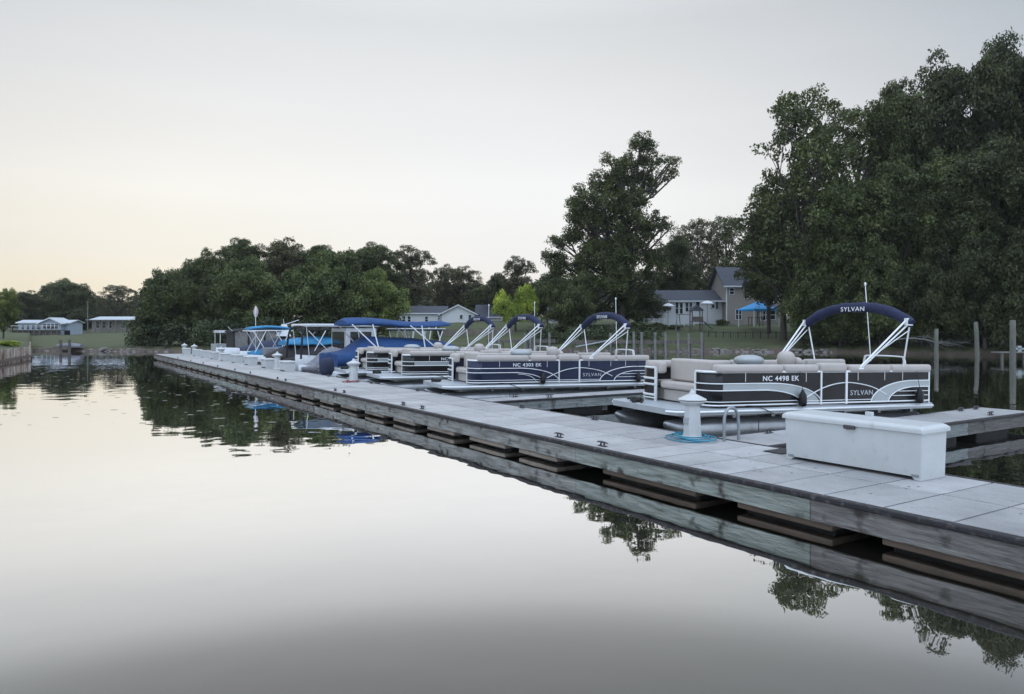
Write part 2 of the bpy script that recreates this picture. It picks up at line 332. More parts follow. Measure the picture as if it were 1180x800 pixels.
# ------------------------------------------------------------------ main dock
GX = TH
dock = empty('floating_dock', P0, GX, 'long weathered floating dock of pale concrete panels running from lower right to far left', 'dock')
US, UE = -9.0, 57.4; DW = 2.44; ZT = .45
tiles = MB(); u = US; TL = .72
while u < UE - .01:
    e = min(u + TL, UE)
    for a, b in ((.02, 1.205), (1.231, DW - .02)):
        tiles.box(a, b, u + .014, e - .014, ZT - .06, ZT + R.uniform(-.0015, .0015))
    u = e
tiles.build('deck_panel', M['concrete'], dock, bevel=.004)
f_ = MB(); f_.box(.06, DW - .06, US, UE, ZT - .20, ZT - .062); f_.build('frame', M['darkfloat'], dock)
def boards(root, y_or_x, lo, hi, joints, names, face, t=.045, z0=.135, z1=.405, ax='y'):
    js = [lo] + joints + [hi]
    for k in range(len(js) - 1):
        a, b = js[k] + .004, js[k + 1] - .004
        m = MB(); p0, p1 = (face - t, face) if face <= 0.01 else (face, face + t)
        zz = R.uniform(-.006, .006)
        if ax == 'y': m.box(p0, p1, a, b, z0 + zz, z1)
        else: m.box(a, b, p0, p1, z0 + zz, z1)
        m.build('fascia_board', M[names[k % len(names)]], root, bevel=.006)
jl = [-.96, 3.5, 8.2, 12.9, 17.5, 22.2, 27, 32, 37, 42, 47, 52]
boards(dock, 0, US, UE, jl, ['fb_grey', 'fb_green', 'fb_pale', 'fb_pale', 'fb_pale', 'fb_grey'], 0)
boards(dock, 0, US, UE, jl, ['fb_green', 'fb_pale'], DW)
def bumper(root, pts, mat_, r=.03):
    m = MB(); m.tube(pts, r, 8); m.build('bumper', mat_, root)
m = MB(); m.box(-.09, .03, US, UE, ZT - .062, ZT + .008); m.build('bumper', M['rubber'], dock, bevel=.018)
m = MB(); m.box(DW - .012, DW + .075, US, UE, ZT - .055, ZT + .004); m.build('bumper', M['rubber'], dock, bevel=.018)
m = MB(); m.box(-.05, DW + .05, UE, UE + .05, .135, ZT); m.build('fascia_board', M['fb_pale'], dock)
fl = [(-8.2, -6.6), (-5.9, -4.3), (-3.7, -1.78), (-1.19, .18), (.9, 2.9), (4.1, 5.3), (5.8, 7.2)]
u = 7.9
while u < 56: fl.append((u, u + 1.3)); u += 1.95
for a, b in fl:
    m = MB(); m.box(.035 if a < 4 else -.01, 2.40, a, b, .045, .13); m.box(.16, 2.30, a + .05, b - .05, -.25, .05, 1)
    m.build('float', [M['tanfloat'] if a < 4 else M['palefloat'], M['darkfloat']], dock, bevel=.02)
def cleat(root, x, y, z, rz=0, sc=1):
    m = MB(); m.M = Matrix.Translation((x, y, z)) @ Matrix.Rotation(rz, 4, 'Z') @ Matrix.Scale(sc, 4)
    m.tube([(0, -.14, .055), (0, -.09, .068), (0, 0, .07), (0, .09, .068), (0, .14, .055)], [.008, .014, .017, .014, .008])
    for s in (-1, 1): m.tube([(0, s * .05, 0), (0, s * .035, .07)], [.02, .013])
    m.box(-.03, .03, -.09, .09, 0, .012)
    m.build('cleat', M['iron'], root)
for u in (4.25, 3.05, 9.8, 10.9, 15.2, 16.0, 21.5, 22.6, 27, 30, 34, 38, 42, 47): cleat(dock, .16, u, ZT + .002)
for u in (5.9, 8.7, 14.6, 18.4, 23): cleat(dock, 2.3, u, ZT + .002)

# ------------------------------------------------------------------ finger docks
def finger(u0, u1, vend, label, near=False):
    r = empty('finger_dock', D(u0, DW + .09), GX, label, 'dock', 'finger docks between the slips')
    Ln = vend - DW - .09; Wd = u1 - u0
    m = MB(); x = 0
    while x < Ln - .01:
        e = min(x + 1.2, Ln); m.box(x + .009, e - .009, .02, Wd - .02, ZT - .06, ZT + R.uniform(-.0015, .0015)); x = e
    m.build('deck_panel', M['concrete'], r, bevel=.004)
    m = MB(); m.box(0.02, Ln - .02, .06, Wd - .06, ZT - .2, ZT - .062); m.build('frame', M['fx'], r)
    boards(r, 0, 0, Ln, [Ln * .33, Ln * .68], ['fx', 'fx', 'fxg'], 0, ax='x'); boards(r, 0, 0, Ln, [Ln * .5], ['fx', 'fxg'], Wd, ax='x')
    m = MB(); m.box(Ln, Ln + .045, -.04, Wd + .04, .135, .40); m.build('fascia_board', M['fxg'], r)
    for y0, y1 in ((-.075, .012), (Wd - .012, Wd + .075)):
        m = MB(); m.box(0, Ln + .1, y0, y1, ZT - .055, ZT + .004); m.build('bumper', M['rubber'], r, bevel=.018)
    for k in range(4):
        a = .3 + k * (Ln - .4) / 4
        m = MB(); m.box(a, a + 1.4, .10, Wd - .10, -.25, .13); m.build('float', M['darkfloat'], r, bevel=.02)
    for x in (1.2, Ln - 1.3, Ln - .6): cleat(r, x, Wd - .16, ZT + .002, PI / 2)
    for x in (2.0, Ln - 1.6): cleat(r, x, .16, ZT + .002, PI / 2)
    return r
finger(1.65, 2.75, 11.9, 'nearest finger dock ending behind the large white dock box')
finger(10.5, 11.4, 11.6, 'finger dock with dark edge in front of the navy pontoon boat')
finger(38.3, 39.0, 11.6, 'finger dock beyond the brown covered boat')
finger(43.6, 44.4, 11.4, 'far finger dock right of the navy covered cruiser')
finger(52.5, 53.3, 11.0, 'farthest finger dock at the end of the long dock')

# ------------------------------------------------------------------ text
def text(s, size, mat_, parent, loc, rot, name='lettering', ext=.003, sx=1, bold=0):
    c = bpy.data.curves.new(name, 'FONT'); c.body = s; c.size = size; c.extrude = ext; c.align_x = 'CENTER'; c.align_y = 'CENTER'; c.offset = bold; c.space_character = 1.12
    o = bpy.data.objects.new('tmp', c); C.objects.link(o)
    dg = bpy.context.evaluated_depsgraph_get(); me = bpy.data.meshes.new_from_object(o.evaluated_get(dg))
    bpy.data.objects.remove(o)
    me.materials.clear(); me.materials.append(mat_)
    o = bpy.data.objects.new(name, me); C.objects.link(o); o.parent = parent; o.location = loc; o.rotation_euler = rot; o.scale = (sx, 1, 1)
    return o

# ------------------------------------------------------------------ pontoon boat
def lerpc(pts, n=24):
    """smooth curve through control points (Catmull-Rom), n samples per span"""
    P = [pts[0]] + list(pts) + [pts[-1]]; out = []
    for i in range(1, len(P) - 2):
        for k in range(n):
            t = k / n; q = []
            for c in range(len(P[0])):
                a, b, d, e = P[i - 1][c], P[i][c], P[i + 1][c], P[i + 2][c]
                q.append(.5 * (2 * b + (d - a) * t + (2 * a - 5 * b + 4 * d - e) * t * t + (3 * b - a - 3 * d + e) * t ** 3))
            out.append(tuple(q))
    out.append(tuple(pts[-1])); return out
def arc(x0, z0, x1, z1, n=14, w='dn'):
    """quarter ellipse from (x0,z0) to (x1,z1): flat at the first end for dn, flat at the last for up"""
    o = []
    for k in range(n + 1):
        a = PI / 2 * k / n
        if w == 'dn': o.append((x0 + (x1 - x0) * math.sin(a), z1 + (z0 - z1) * math.cos(a)))
        else: o.append((x0 + (x1 - x0) * (1 - math.cos(a)), z0 + (z1 - z0) * math.sin(a)))
    return o
BX0, BX1, BY, FH = .85, 6.95, 1.25, .72
def pontoon(u, v, z, yaw, pitch, panel, fill, label, reg=None, tall=1.0, simple=False):
    r = empty('pontoon_boat', D(u, v, z), GX + yaw, label, 'boat', 'pontoon boats moored side by side along the dock')
    r.rotation_euler = (0, pitch, GX + yaw)
    yc = BY + .08
    # deck: origin is the near bow corner line
    def Y(y): return y + yc          # y=-BY near side .. +BY far side
    m = MB(); out_ = [(0.0, -1.0), (.12, -1.2), (.45, -1.32), (7.0, -1.32), (7.15, -1.15), (7.15, 1.15), (7.0, 1.32), (.45, 1.32), (.12, 1.2), (0, 1.0)]
    m.loft([[(x, Y(y), zz) for x, y in out_] for zz in (-.115, 0)], sm=False)
    m.build('deck', M['deckf'], r, bevel=.02)
    m = MB(); m.tube([(x, Y(y * 1.004), -.055) for x, y in out_[::-1][1:] ] , .028, 8); m.build('rub_rail', M['wrail'], r)
    m = MB()
    for k in range(7): m.box(.5 + k * 1.0, .58 + k * 1.0, Y(-1.15), Y(1.15), -.2, -.115)
    m.build('crossbeam', M['alu'], r)
    for y in (-.92, .92):
        m = MB(); m.tube([(.02, Y(y), -.28), (.06, Y(y), -.30), (.25, Y(y), -.38), (.6, Y(y), -.46), (.95, Y(y), -.48), (6.85, Y(y), -.48), (6.9, Y(y), -.48)], [.02, .07, .16, .25, .30, .30, .26], 20)
        m.box(.5, 6.6, Y(y) - .05, Y(y) + .05, -.22, -.12)
        m.build('pontoon', M['alu'], r)
    X = lambda t: BX0 + (BX1 - BX0) * t
    Z = lambda h: .03 + (FH - .03) * h
    cr_ = .30                                            # corner radius at the bow
    # fence panels
    for s in (-1, 1):
        m = MB(); yy = s * BY
        m.box(X(0) + cr_, X(1), Y(yy) - .012, Y(yy) + .012, Z(0), Z(.97))
        rings = []
        for k in range(9):
            a = PI / 2 * k / 8; cx, cy = X(0) + cr_, s * (BY - cr_)
            rings.append([(cx - (cr_ + q) * math.sin(a), Y(cy + s * (cr_ + q) * math.cos(a)), zz) for q, zz in ((-.012, Z(0)), (.012, Z(0)), (.012, Z(.97)), (-.012, Z(.97)))])
        m.loft(rings)
        ye = .62 if s > 0 else .80
        m.box(X(0) - .012, X(0) + .012, Y(s * (BY - cr_)), Y(s * ye), Z(0), Z(.97)) if abs(BY - cr_ - ye) > .02 else None
        fp = m.build('fence_panel', panel, r)
    m = MB(); m.box(X(1) - .012, X(1) + .012, Y(-BY), Y(BY * .3), Z(0), Z(.97)); m.build('fence_panel', panel, r)
    # chrome lines + bands wrapping the near bow corner
    def path(s, z, x1, ye, o=.022):
        p = [(X(0) - o, Y(s * ye), z)]
        for k in range(9):
            a = PI / 2 * (8 - k) / 8
            p.append((X(0) + cr_ - (cr_ + o) * math.sin(a), Y(s * (BY - cr_) + s * (cr_ + o) * math.cos(a)), z))
        p.append((x1, Y(s * (BY + o)), z)); return p
    for s in (-1, 1):
        ye = .62 if s > 0 else .80; tr = MB()
        tr.tube(path(s, Z(1), X(1), ye, .0), .026, 8)
        tr.tube(path(s, Z(.04), X(1), ye), .018, 6)
        for h_ in ((.66, .47) if not fill else (.665, .465)): tr.tube(path(s, Z(h_), X(.24), ye), .013, 6)
        tr.tube(path(s, Z(.14), X(.36), ye), .010, 6)
        if s > 0:                                        # far bow piece shows white bands
            for h_ in (.66, .47, .14): tr.tube(path(s, Z(h_), X(.05), ye), .028, 6)
        yf = Y(s * (BY + .022))
        # arches on the flank
        def ln(pts, rad): tr.tube([(X(t), yf, Z(h)) for t, h in pts], rad, 6)
        ln(arc(.24, .665, .47, .02), .014); ln(arc(.21, .465, .385, .02), .012)
        if not fill: ln(arc(.24, .40, .34, .02), .009)
        ln(lerpc([(.40, .22), (.46, .45), (.52, .60), (.59, .66), (.66, .60), (.72, .48), (.78, .26)], 5), .012)
        ln(arc(.705, .02, .92, .70, w='up') + [(1, .70)], .014); ln(arc(.79, .02, .93, .50, w='up') + [(1, .50)], .012)
        for h_ in (.36, .22): ln([(.84 - (.36 - h_) * .2, h_), (1, h_)], .009)
        ln([(.36, .12), (.71, .12)], .009)
        for t in (.14, .40, .64, .77, .86): ln([(t, .72 if t != .4 else .7), (t, .98)], .007)
        for t, w in ((.467, .035), (.584, .05)):
            tr.box(X(t) - w / 2, X(t) + w / 2, yf - .018, yf + .018, Z(0), Z(1) + .01)
        tr.box(X(0.0) - .02, X(0.0) + .02, Y(s * ye) - .03, Y(s * ye) + .03, 0, Z(1))
        tr.box(X(1) - .02, X(1) + .02, Y(s * BY) - .02, Y(s * BY) + .02, 0, Z(1))
        tr.build('fence_rail', M['wrail'], r)
        if fill:
            y0, y1 = sorted((Y(s * (BY + .013)), Y(s * (BY + .021))))
            b1 = ([(.05, .655), (.12, .655), (.24, .655)] + arc(.24, .655, .46, .03)[1:], [(.05, .475), (.12, .475), (.21, .475)] + arc(.21, .475, .385, .03)[1:])
            b2 = (arc(.71, .03, .92, .69, w='up') + [(1, .69)], arc(.79, .03, .93, .51, w='up') + [(1, .51)])
            for up, lo in (b1, b2):
                b = MB(); b.strip([(X(t), Z(h)) for t, h in up], [(X(t), Z(h)) for t, h in lo], y0, y1); b.build('side_band', M['silver'], r)
    ysg = Y(-(BY + .014))
    text('SYLVAN', .15, M['slett'], r, (X(.66), ysg, Z(.33)), (PI / 2, 0, 0), 'lettering', sx=1.15)
    if reg: text(reg, .145, M['lett'], r, (X(.29), ysg - .004, Z(.80)), (PI / 2, 0, 0), 'registration_number', sx=1.15, bold=.0012)
    # cushions along the top
    c = MB()
    def cush(x0, x1, y0, y1, z0, z1, rr_=.05):
        n = 5; rings = []
        xs = [x0, x0 + .01, x0 + .04, x1 - .04, x1 - .01, x1]; ins = [rr_, .02, 0, 0, .02, rr_]
        for x, q in zip(xs, ins):
            ring = []
            for cx, cz, a0 in ((y0 + rr_, z0 + rr_, PI), (y1 - rr_, z0 + rr_, PI * 1.5), (y1 - rr_, z1 - rr_, 0), (y0 + rr_, z1 - rr_, PI / 2)):
                for k in range(4):
                    a = a0 + PI / 2 * k / 3; rq = max(.004, rr_ - q)
                    ring.append((x, Y(cx + rq * math.cos(a)), cz + rq * math.sin(a)))
            rings.append(ring)
        c.loft(rings)
    t_ = tall
    for s in (-1, 1):
        yi, yo = sorted((s * (BY + .05), s * (BY - .16)))
        spans = ((X(0) + .15, X(.30)), (X(.305), X(.455)), (X(.465), X(.585)), (X(.60), X(.80)), (X(.805), X(1) + .05)) if s < 0 else ((X(0) + .15, X(.40)), (X(.41), X(.78)), (X(.79), X(1)))
        for k, (a, b) in enumerate(spans): cush(a, b, yi, yo, .70, .87 + (.03 if k == 2 else 0) + R.uniform(-.01, .01), .06)
        # seat bases and cushions inside
        a, b = sorted((s * (BY - .17), s * (BY - .72)))
        cush(X(.04), X(.40), a, b, .30, .44); cush(X(.04), X(.40), a, b, .02, .27, .02)
        cush(X(.62), X(.97), a, b, .30, .44); cush(X(.62), X(.97), a, b, .02, .27, .02)
    cush(X(.0) + .03, X(0) + .22, .50, 1.05, .60, .86, .07)
    # the bow couch seen through the gate opening
    cush(X(.06), X(.12), -.78, .62, .45, .93, .05); cush(X(.015), X(.10), -.80, .6, .28, .44, .05); cush(X(.03), X(.10), -.78, .58, .02, .27, .02)
    seat = c.build('seat_cushion', M['cream'], r)
    m = MB(); m.ell((X(.56), Y(.35), .92), (.20, .19, .20), p=.8); m.ell((X(.60), Y(.33), .86), (.10, .22, .12), p=.8); m.tube([(X(.56), Y(.35), 0), (X(.56), Y(.35), .5)], .05); m.ell((X(.54), Y(.35), .5), (.25, .25, .07), p=.7)
    m.build('helm_chair', M['cream'], r)
    m = MB(); m.ell((X(.36), Y(.2), .90), (.36, .28, .13), p=.9); m.box(X(.31), X(.41), Y(.0), Y(.45), 0, .8); m.build('helm_console', M['silver'], r)
    # bimini folded in its boot, carried on two braced legs; arch runs across the boat
    zt = 1.86 * tall; xt = X(.84)
    for s in (-1, 1):
        m = MB(); yb = Y(s * (BY + .03)); yt = Y(s * (BY + .24)); base = X(.645)
        m.tube([(base, yb, .80), (xt - .05, yt, zt)], .021); m.tube([(base + .06, yb, .80), (xt + .03, yt, zt - .08)], .019)
        m.tube([(base + .28, yb, 1.0), (xt + .05, yt, zt - .22)], .012)
        m.tube([(xt + .12, yb, .82), (xt + .07, yt, zt - .02)], .018); m.tube([(base - .04, yb, .78), (base + .10, yb, .78)], .03)
        m.box(xt - .08, xt + .12, yt - .03, yt + .03, zt - .12, zt + .04)
        m.build('bimini_leg', M['wrail'], r)
    m = MB(); pts = []; rad = []
    for k in range(25):
        a = k / 24 * 2 - 1
        pts.append((xt + .06, Y(a * (BY + .28)), zt - .08 + .40 * tall * (1 - abs(a) ** 2.6)))
        rad.append(.115 + .02 * math.sin(k * 1.9) * .35 + (.01 if k % 5 == 0 else 0) - (.03 if k in (0, 24) else 0))
    m.tube(pts, rad, 12); bi = m.build('bimini_boot', M['canvas'], r)
    text('SYLVAN', .15, M['lett'], bi, (xt + .06 - .135, Y(-.05), zt + .27 * tall), (PI / 2, 0, -PI / 2), 'lettering', sx=1.2)
    # stern rails, pole light
    m = MB()
    for k, (a, b) in enumerate(((-.95, .2), (-.8, .35))):
        x = X(.94) + k * .14; m.tube(lerpc([(x, Y(a), .8), (x, Y(a + .03), .97), (x, Y(a + .14), 1.03), (x, Y(b - .14), 1.03), (x, Y(b - .03), .97), (x, Y(b), .8)], 4), .017)
    m.build('stern_rail', M['wrail'], r)
    m = MB(); m.tube([(X(.92), Y(-.1), .9), (X(.94), Y(.2), 2.75 * tall)], .010); m.ell((X(.94), Y(.2), 2.77 * tall), (.025, .025, .05)); m.build('stern_light_pole', M['wrail'], r)
    # motor at the stern
    m = MB(); m.loft([[(7.3 + a * q, Y(b * q2), zz) for a, b in ((-.14, -.17), (.2, -.15), (.32, 0), (.2, .15), (-.14, .17))] for zz, q, q2 in ((.05, .8, .8), (.2, 1, 1), (.42, 1, 1), (.52, .8, .75), (.55, .4, .4))]); m.box(7.27, 7.45, Y(-.06), Y(.06), -.75, .06)
    m.build('outboard_motor', M['black'], r)
    for t in ((.50, .42) if 0 else (.37, .93)):
        m = MB(); x = X(t); y = Y(-BY - .12)
        m.lathe([(.01, -.02), (.07, 0), (.085, .08), (.08, .22), (.035, .30), (.02, .34)], (x, y, .02)); m.tube([(x, y, .34), (x, Y(-BY - .03), .76)], .006)
        m.build('fender', M['black'], r)
    m = MB(); m.lathe([(.05, 0), (.05, .1), (.02, .12)], (.1, Y(.3), 0)); m.tube(lerpc([(.15, Y(.1), .02), (.3, Y(.3), .08), (.2, Y(.6), .03), (.45, Y(.8), .06), (.3, Y(.9), .03)], 6), .02); m.ell((.28, Y(.45), .04), (.15, .12, .06))
    m.build('mooring_gear', M['rope'], r)
    m = MB(); m.tube(lerpc([(2.0, Y(-1.28), .0), (2.03, Y(-1.30), -.25), (2.0, Y(-1.32), -.6)], 4), .008); m.tube(lerpc([(1.7, Y(-1.28), .05), (2.0, Y(-1.34), .02), (2.35, Y(-1.38), -.12)], 4), .008); m.build('mooring_line', M['rope'], r)
    return r
pontoon(3.85, 2.62, .82, -.17, .018, M['black'], True, 'nearest pontoon boat with black and silver sides and navy folded bimini', 'NC 4498 EK')
pontoon(12.8, 2.35, .73, -.17, .012, M['navy'], False, 'pontoon boat with navy blue sides behind the finger dock', 'NC 4303 EK')
pontoon(17.6, 2.4, .75, -.14, .012, M['black'], True, 'black and silver pontoon boat moored just beyond the navy one', 'NC 4405 EK')
pontoon(21.2, 2.5, .75, -.12, .012, M['black'], True, 'black and silver pontoon boat moored next to the blue covered boat', 'NC 4406 EK')

# ------------------------------------------------------------------ dock box
def dock_box(u, v, Ln, Wd, Ht, label, rz=0, name='dock_box'):
    r = empty(name, D(u, v, ZT + .003), GX + rz, label, 'dock box', 'white dock boxes along the dock')
    # local: x across, y along
    k = .014; m = MB()
    def ring(z, q): return [(q, q, z), (Wd - q, q, z), (Wd - q, Ln - q, z), (q, Ln - q, z)]
    m.loft([ring(.045, k), ring(Ht * .86, .0)], sm=False)
    for y in (k, Ln - k - .14):                          # feet
        sg = 1 if y < Ln / 2 else -1
        y0, y1 = (y, y + .14)
        m.loft([[(k, y0 + (.0 if sg > 0 else .05), 0), (Wd - k, y0 + (.0 if sg > 0 else .05), 0), (Wd - k, y1 - (.05 if sg > 0 else 0), 0), (k, y1 - (.05 if sg > 0 else 0), 0)], [(k, y0, .05), (Wd - k, y0, .05), (Wd - k, y1, .05), (k, y1, .05)]], sm=False)
    m.build('body', M['white'], r, bevel=.012)
    o = .035; m = MB()
    m.loft([[(-o, -o, Ht * .87), (Wd + o, -o, Ht * .87), (Wd + o, Ln + o, Ht * .87), (-o, Ln + o, Ht * .87)], [(-o, -o, Ht * .95), (Wd + o, -o, Ht * .95), (Wd + o, Ln + o, Ht * .95), (-o, Ln + o, Ht * .95)], [(.02, .02, Ht), (Wd - .02, .02, Ht), (Wd - .02, Ln - .02, Ht), (.02, Ln - .02, Ht)]], sm=False)
    m.build('lid', M['white'], r, bevel=.02)
    m = MB(); m.box(-.05, -.005, Ln * .44, Ln * .52, Ht * .80, Ht * .88); m.build('latch', M['iron'], r, bevel=.01)
    if Ln > 1.5:
        m = MB(); m.box(.5, .56, Ln * .48, Ln * .53, Ht - .02, Ht + .06); m.build('handle', M['white'], r, bevel=.008)
        for y in (k + .03, Ln - k - .13): m = MB(); m.box(.010, .016, y, y + .10, .035, .075); m.build('corner_plate', M['galv'], r, bevel=.004)
        m = MB(); m.lathe([(.02, 0), (.02, .012), (.012, .015)], (0, 0, 0), 10); q = m.build('padlock', M['iron'], r); q.rotation_euler = (0, -PI / 2, 0); q.location = (-.05, Ln * .48, Ht * .82)
    return r
dock_box(-1.30, 1.72, 2.02, .60, .69, 'large white dock box in the foreground with dark latch on its front')
rel = ['beside the outboard motor', 'second of the row beyond the outboard motor', 'third of the row beyond the outboard motor', 'fourth of the row beyond the outboard motor', 'fifth of the row beyond the outboard motor', 'sixth of the row, beside the navy covered boat', 'seventh of the row, below the black canopy', 'eighth of the row, next to a far pedestal', 'farthest of the row at the dock end']
for (px, u), t in zip(((329, 27.6), (308, 31.0), (287, 34.6), (271, 37.9), (258, 41.0), (245, 44.2), (234, 47.4), (224, 50.6), (213, 55.4)), rel):
    dock_box(u, 1.82, .92, .50, .47, 'small white dock box ' + t)

# ------------------------------------------------------------------ pedestals
def pedestal(u, v, label):
    r = empty('power_pedestal', D(u, v, ZT + .003), GX, label, 'power pedestal', 'white lighthouse shaped power pedestals'); r.scale = (1, 1, .86)
    m = MB(); m.lathe([(.20, 0), (.20, .03), (.175, .05), (.165, .10), (.145, .5), (.135, .66)], n=8, sm=False, rot=PI / 8); m.build('body', M['white'], r, bevel=.006)
    m = MB(); m.lathe([(.14, .655), (.22, .72), (.235, .74), (.235, .76)], n=8, sm=False, rot=PI / 8); m.build('collar', M['white'], r)
    m = MB(); m.lathe([(.19, .757), (.19, .778)], n=8, sm=False); m.build('lamp_lens', M['rubber'], r)
    m = MB(); m.lathe([(.262, .775), (.265, .79), (.14, .86), (.06, .90), (.055, .93), (.035, .955), (.03, .98), (.005, .995)], n=8, sm=False, rot=PI / 8); m.build('cap', M['white'], r)
    m = MB(); m.box(-.172, -.13, -.05, .05, .30, .42); m.build('outlet', M['silver'], r, bevel=.005)
    return r
pedestal(2.95, 2.12, 'nearest white pedestal with blue hose coiled at its foot')
pedestal(19.6, 2.1, 'white pedestal with a red hose, beside the outboard motor')
pedestal(29.9, 2.1, 'white pedestal between the first small dock boxes')
pedestal(43.0, 2.1, 'white pedestal in front of the navy covered boat')
pedestal(52.6, 2.1, 'second farthest white pedestal near the dock end')
pedestal(57.0, 2.1, 'farthest white pedestal standing on the dock end')
def coil(u, v, mt, rad, label, n=5, nm='hose'):
    m = MB(); pts = []
    for k in range(n * 28):
        a = 2 * PI * k / 28; q = rad * (1.05 - .38 * (k / 28 / n) + .10 * math.sin(a * 1.23 + k * .02)); pts.append((q * math.cos(a) * 1.35 + .06 * math.sin(k * .06), q * math.sin(a) * .95 + .05 * math.cos(k * .045), .012 + .022 * (k / 28) * .6 + .006 * math.sin(a * 2)))
    m.tube(pts, .011, 6); return tag(m.build(nm, mt, None, D(u, v, ZT + .003), GX + 1.2), label, 'hose')
coil(2.80, 1.98, M['hose'], .36, 'blue water hose coiled round the nearest pedestal')
coil(19.5, 2.0, M['red'], .28, 'red hose coiled round the pedestal by the outboard motor', 4)
# swim ladder and mat
r = empty('dock_ladder', D(2.35, 2.30, ZT), GX, 'grey tubular handrail ladder beside the nearest pedestal', 'ladder')
for y in (0,):
    m = MB(); m.tube(lerpc([(-.04, y, 0), (-.04, y, .36), (.02, y, .52), (.14, y, .57), (.26, y, .50), (.32, y, .3), (.32, y, -.5)], 5), .027, 10); m.build('handrail', M['galv'], r)
m = MB()
for z in (-.1, -.35): m.tube([(.32, -.02, z), (.32, .22, z)], .018)
m.build('rung', M['galv'], r)
m = MB(); m.box(0, .5, 0, .34, 0, .012); tag(m.build('rubber_mat', M['rubber'], None, D(.95, 1.95, ZT + .004), GX), 'black rubber mat lying behind the large white dock box', 'mat')

# ------------------------------------------------------------------ other boats
def hull(m, Ln, B, Hh, bow=1, mi=0):
    """v-hull, bow toward -x when bow=1"""
    rings = []
    for k in range(13):
        t = k / 12; w = B / 2 * (1 - (1 - min(1, t / .55)) ** 2.2) ** .8 if t < .55 else B / 2 * (1 - .08 * (t - .55)); w = max(w, .02)
        sh = Hh * (1 + .18 * (1 - t) ** 2); kz = -.25 + .30 * (1 - t) ** 3
        x = Ln * t; rings.append([(x, -w, sh), (x, -w * .93, sh * .45), (x, -w * .75, .0 + kz * .3), (x, 0, kz), (x, w * .75, kz * .3), (x, w * .93, sh * .45), (x, w, sh), (x, 0, sh + .03)])
    m.loft(rings, mi=mi)
def cover(m, x0, x1, B, z0, prof, drop=.22, n=15, wav=.03, mi=0):
    """cloth draped over a boat; prof = [(t, height)]"""
    rings = []; K = 28
    for k in range(K + 1):
        t = k / K; h = itp(prof, t); w = B / 2 * (.25 + .75 * min(1, (t / .4)) ** .6) if x0 < .3 else B / 2
        if t > .97: w *= .96
        x = x0 + (x1 - x0) * t; ring = []
        for i in range(n):
            a = i / (n - 1) * 2 - 1; zz = h * (1 - abs(a) ** 2.4); yy = w * (math.sin(a * PI / 2) * .55 + a * .45)
            ring.append((x, yy, z0 + zz + wav * math.sin(k * 1.7 + i * 1.3) * (1 - abs(a))))
        ring = [(x, -w * 1.03, z0 - drop + .04 * math.sin(k * 1.1))] + ring + [(x, w * 1.03, z0 - drop)]
        rings.append(ring)
    m.loft(rings, closed=True, caps=True, mi=mi)
def root(name, u, v, label, cat='boat', rz=0, z=0): return empty(name, D(u, v, z), GX + rz, label, cat, 'covered boats moored farther along the dock')
def legs(r, pts, name='canopy_leg', rad=.025, mt='wrail'):
    for p in pts:
        m = MB(); m.tube(p, rad, 6); m.build(name, M[mt], r)
def outboard(r, x, y, z, mt, s=1.0, lift=0):
    m = MB(); m.M = Matrix.Translation((x, y, z)) @ Matrix.Rotation(lift, 4, 'Y') @ Matrix.Scale(s, 4)
    m.loft([[(a * q, b * q2, zz) for a, b in ((.22, -.12), (.10, -.2), (-.22, -.17), (-.34, 0), (-.22, .17), (.10, .2), (.22, .12))] for zz, q, q2 in ((0, .75, .7), (.12, 1, 1), (.45, 1, 1), (.6, .85, .85), (.66, .5, .5))])
    m.loft([[(a, b, zz) for a, b in ((.08, -.05), (-.14, -.05), (-.14, .05), (.08, .05))] for zz in (-.75, .02)]); m.ell((-.08, 0, -.72), (.26, .05, .05))
    o = m.build('outboard_motor', mt, r); return o

# A: blue covered pontoon with big rolled blue bimini and aluminium frame, outboard towards the dock
r = root('covered_pontoon_boat', 26.9, 2.9, 'pontoon boat under a royal blue cover with rolled blue bimini')
m = MB(); m.box(.6, 7.4, -1.25, 1.25, .55, .66); m.build('deck', M['deckf'], r, bevel=.02)
for y in (-.9, .9):
    m = MB(); m.tube([(.55, y, .2), (.7, y, .22), (7.0, y, .22), (7.5, y, .35)], [.28, .3, .3, .05], 14); m.build('pontoon', M['alu'], r)
m = MB(); m.box(.75, 7.2, -1.2, 1.2, .66, .98); m.build('fence_panel', M['silver'], r)
m = MB()
for zz in (.72, .8, .88): m.box(.73, 7.22, -1.215, 1.215, zz, zz + .02)
m.build('trim', M['black'], r)
m = MB(); cover(m, .7, 7.3, 2.5, 1.22, [(0, .05), (.12, .15), (.26, .85), (.33, .80), (.6, .72), (.9, .55), (1, .2)], .52, wav=.04); m.build('mooring_cover', M['bluec'], r)
m = MB(); rings = []
for k in range(26):
    t = k / 25; x = 1.3 + 5.3 * t; zz = 2.70 + .06 * math.sin(t * 7) - .05 * t; rr_ = (.20 - .07 * t) * (.55 if k in (0, 25) else 1)
    rings.append([(x, .95 * math.cos(a) * (.75 + .25 * abs(math.cos(a))), zz + rr_ * math.sin(a) - .12 * abs(math.cos(a)) ** 3) for a in [2 * PI * i / 16 for i in range(16)]])
m.loft(rings); m.build('bimini_top', M['bluec'], r)
legs(r, [[(1.5, s * .95, 2.6), (2.9, s * 1.22, 1.25)] for s in (-1, 1)] + [[(2.5, s * .95, 2.6), (2.75, s * 1.22, 1.25)] for s in (-1, 1)] + [[(4.4, s * .95, 2.55), (6.0, s * 1.2, 1.2)] for s in (-1, 1)] + [[(5.0, s * .95, 2.55), (5.1, s * 1.2, 1.2)] for s in (-1, 1)], 'bimini_leg', .03)
r = root('skiff', 24.55, 2.75, 'low skiff with a dark outboard motor facing the dock beside the red coil')
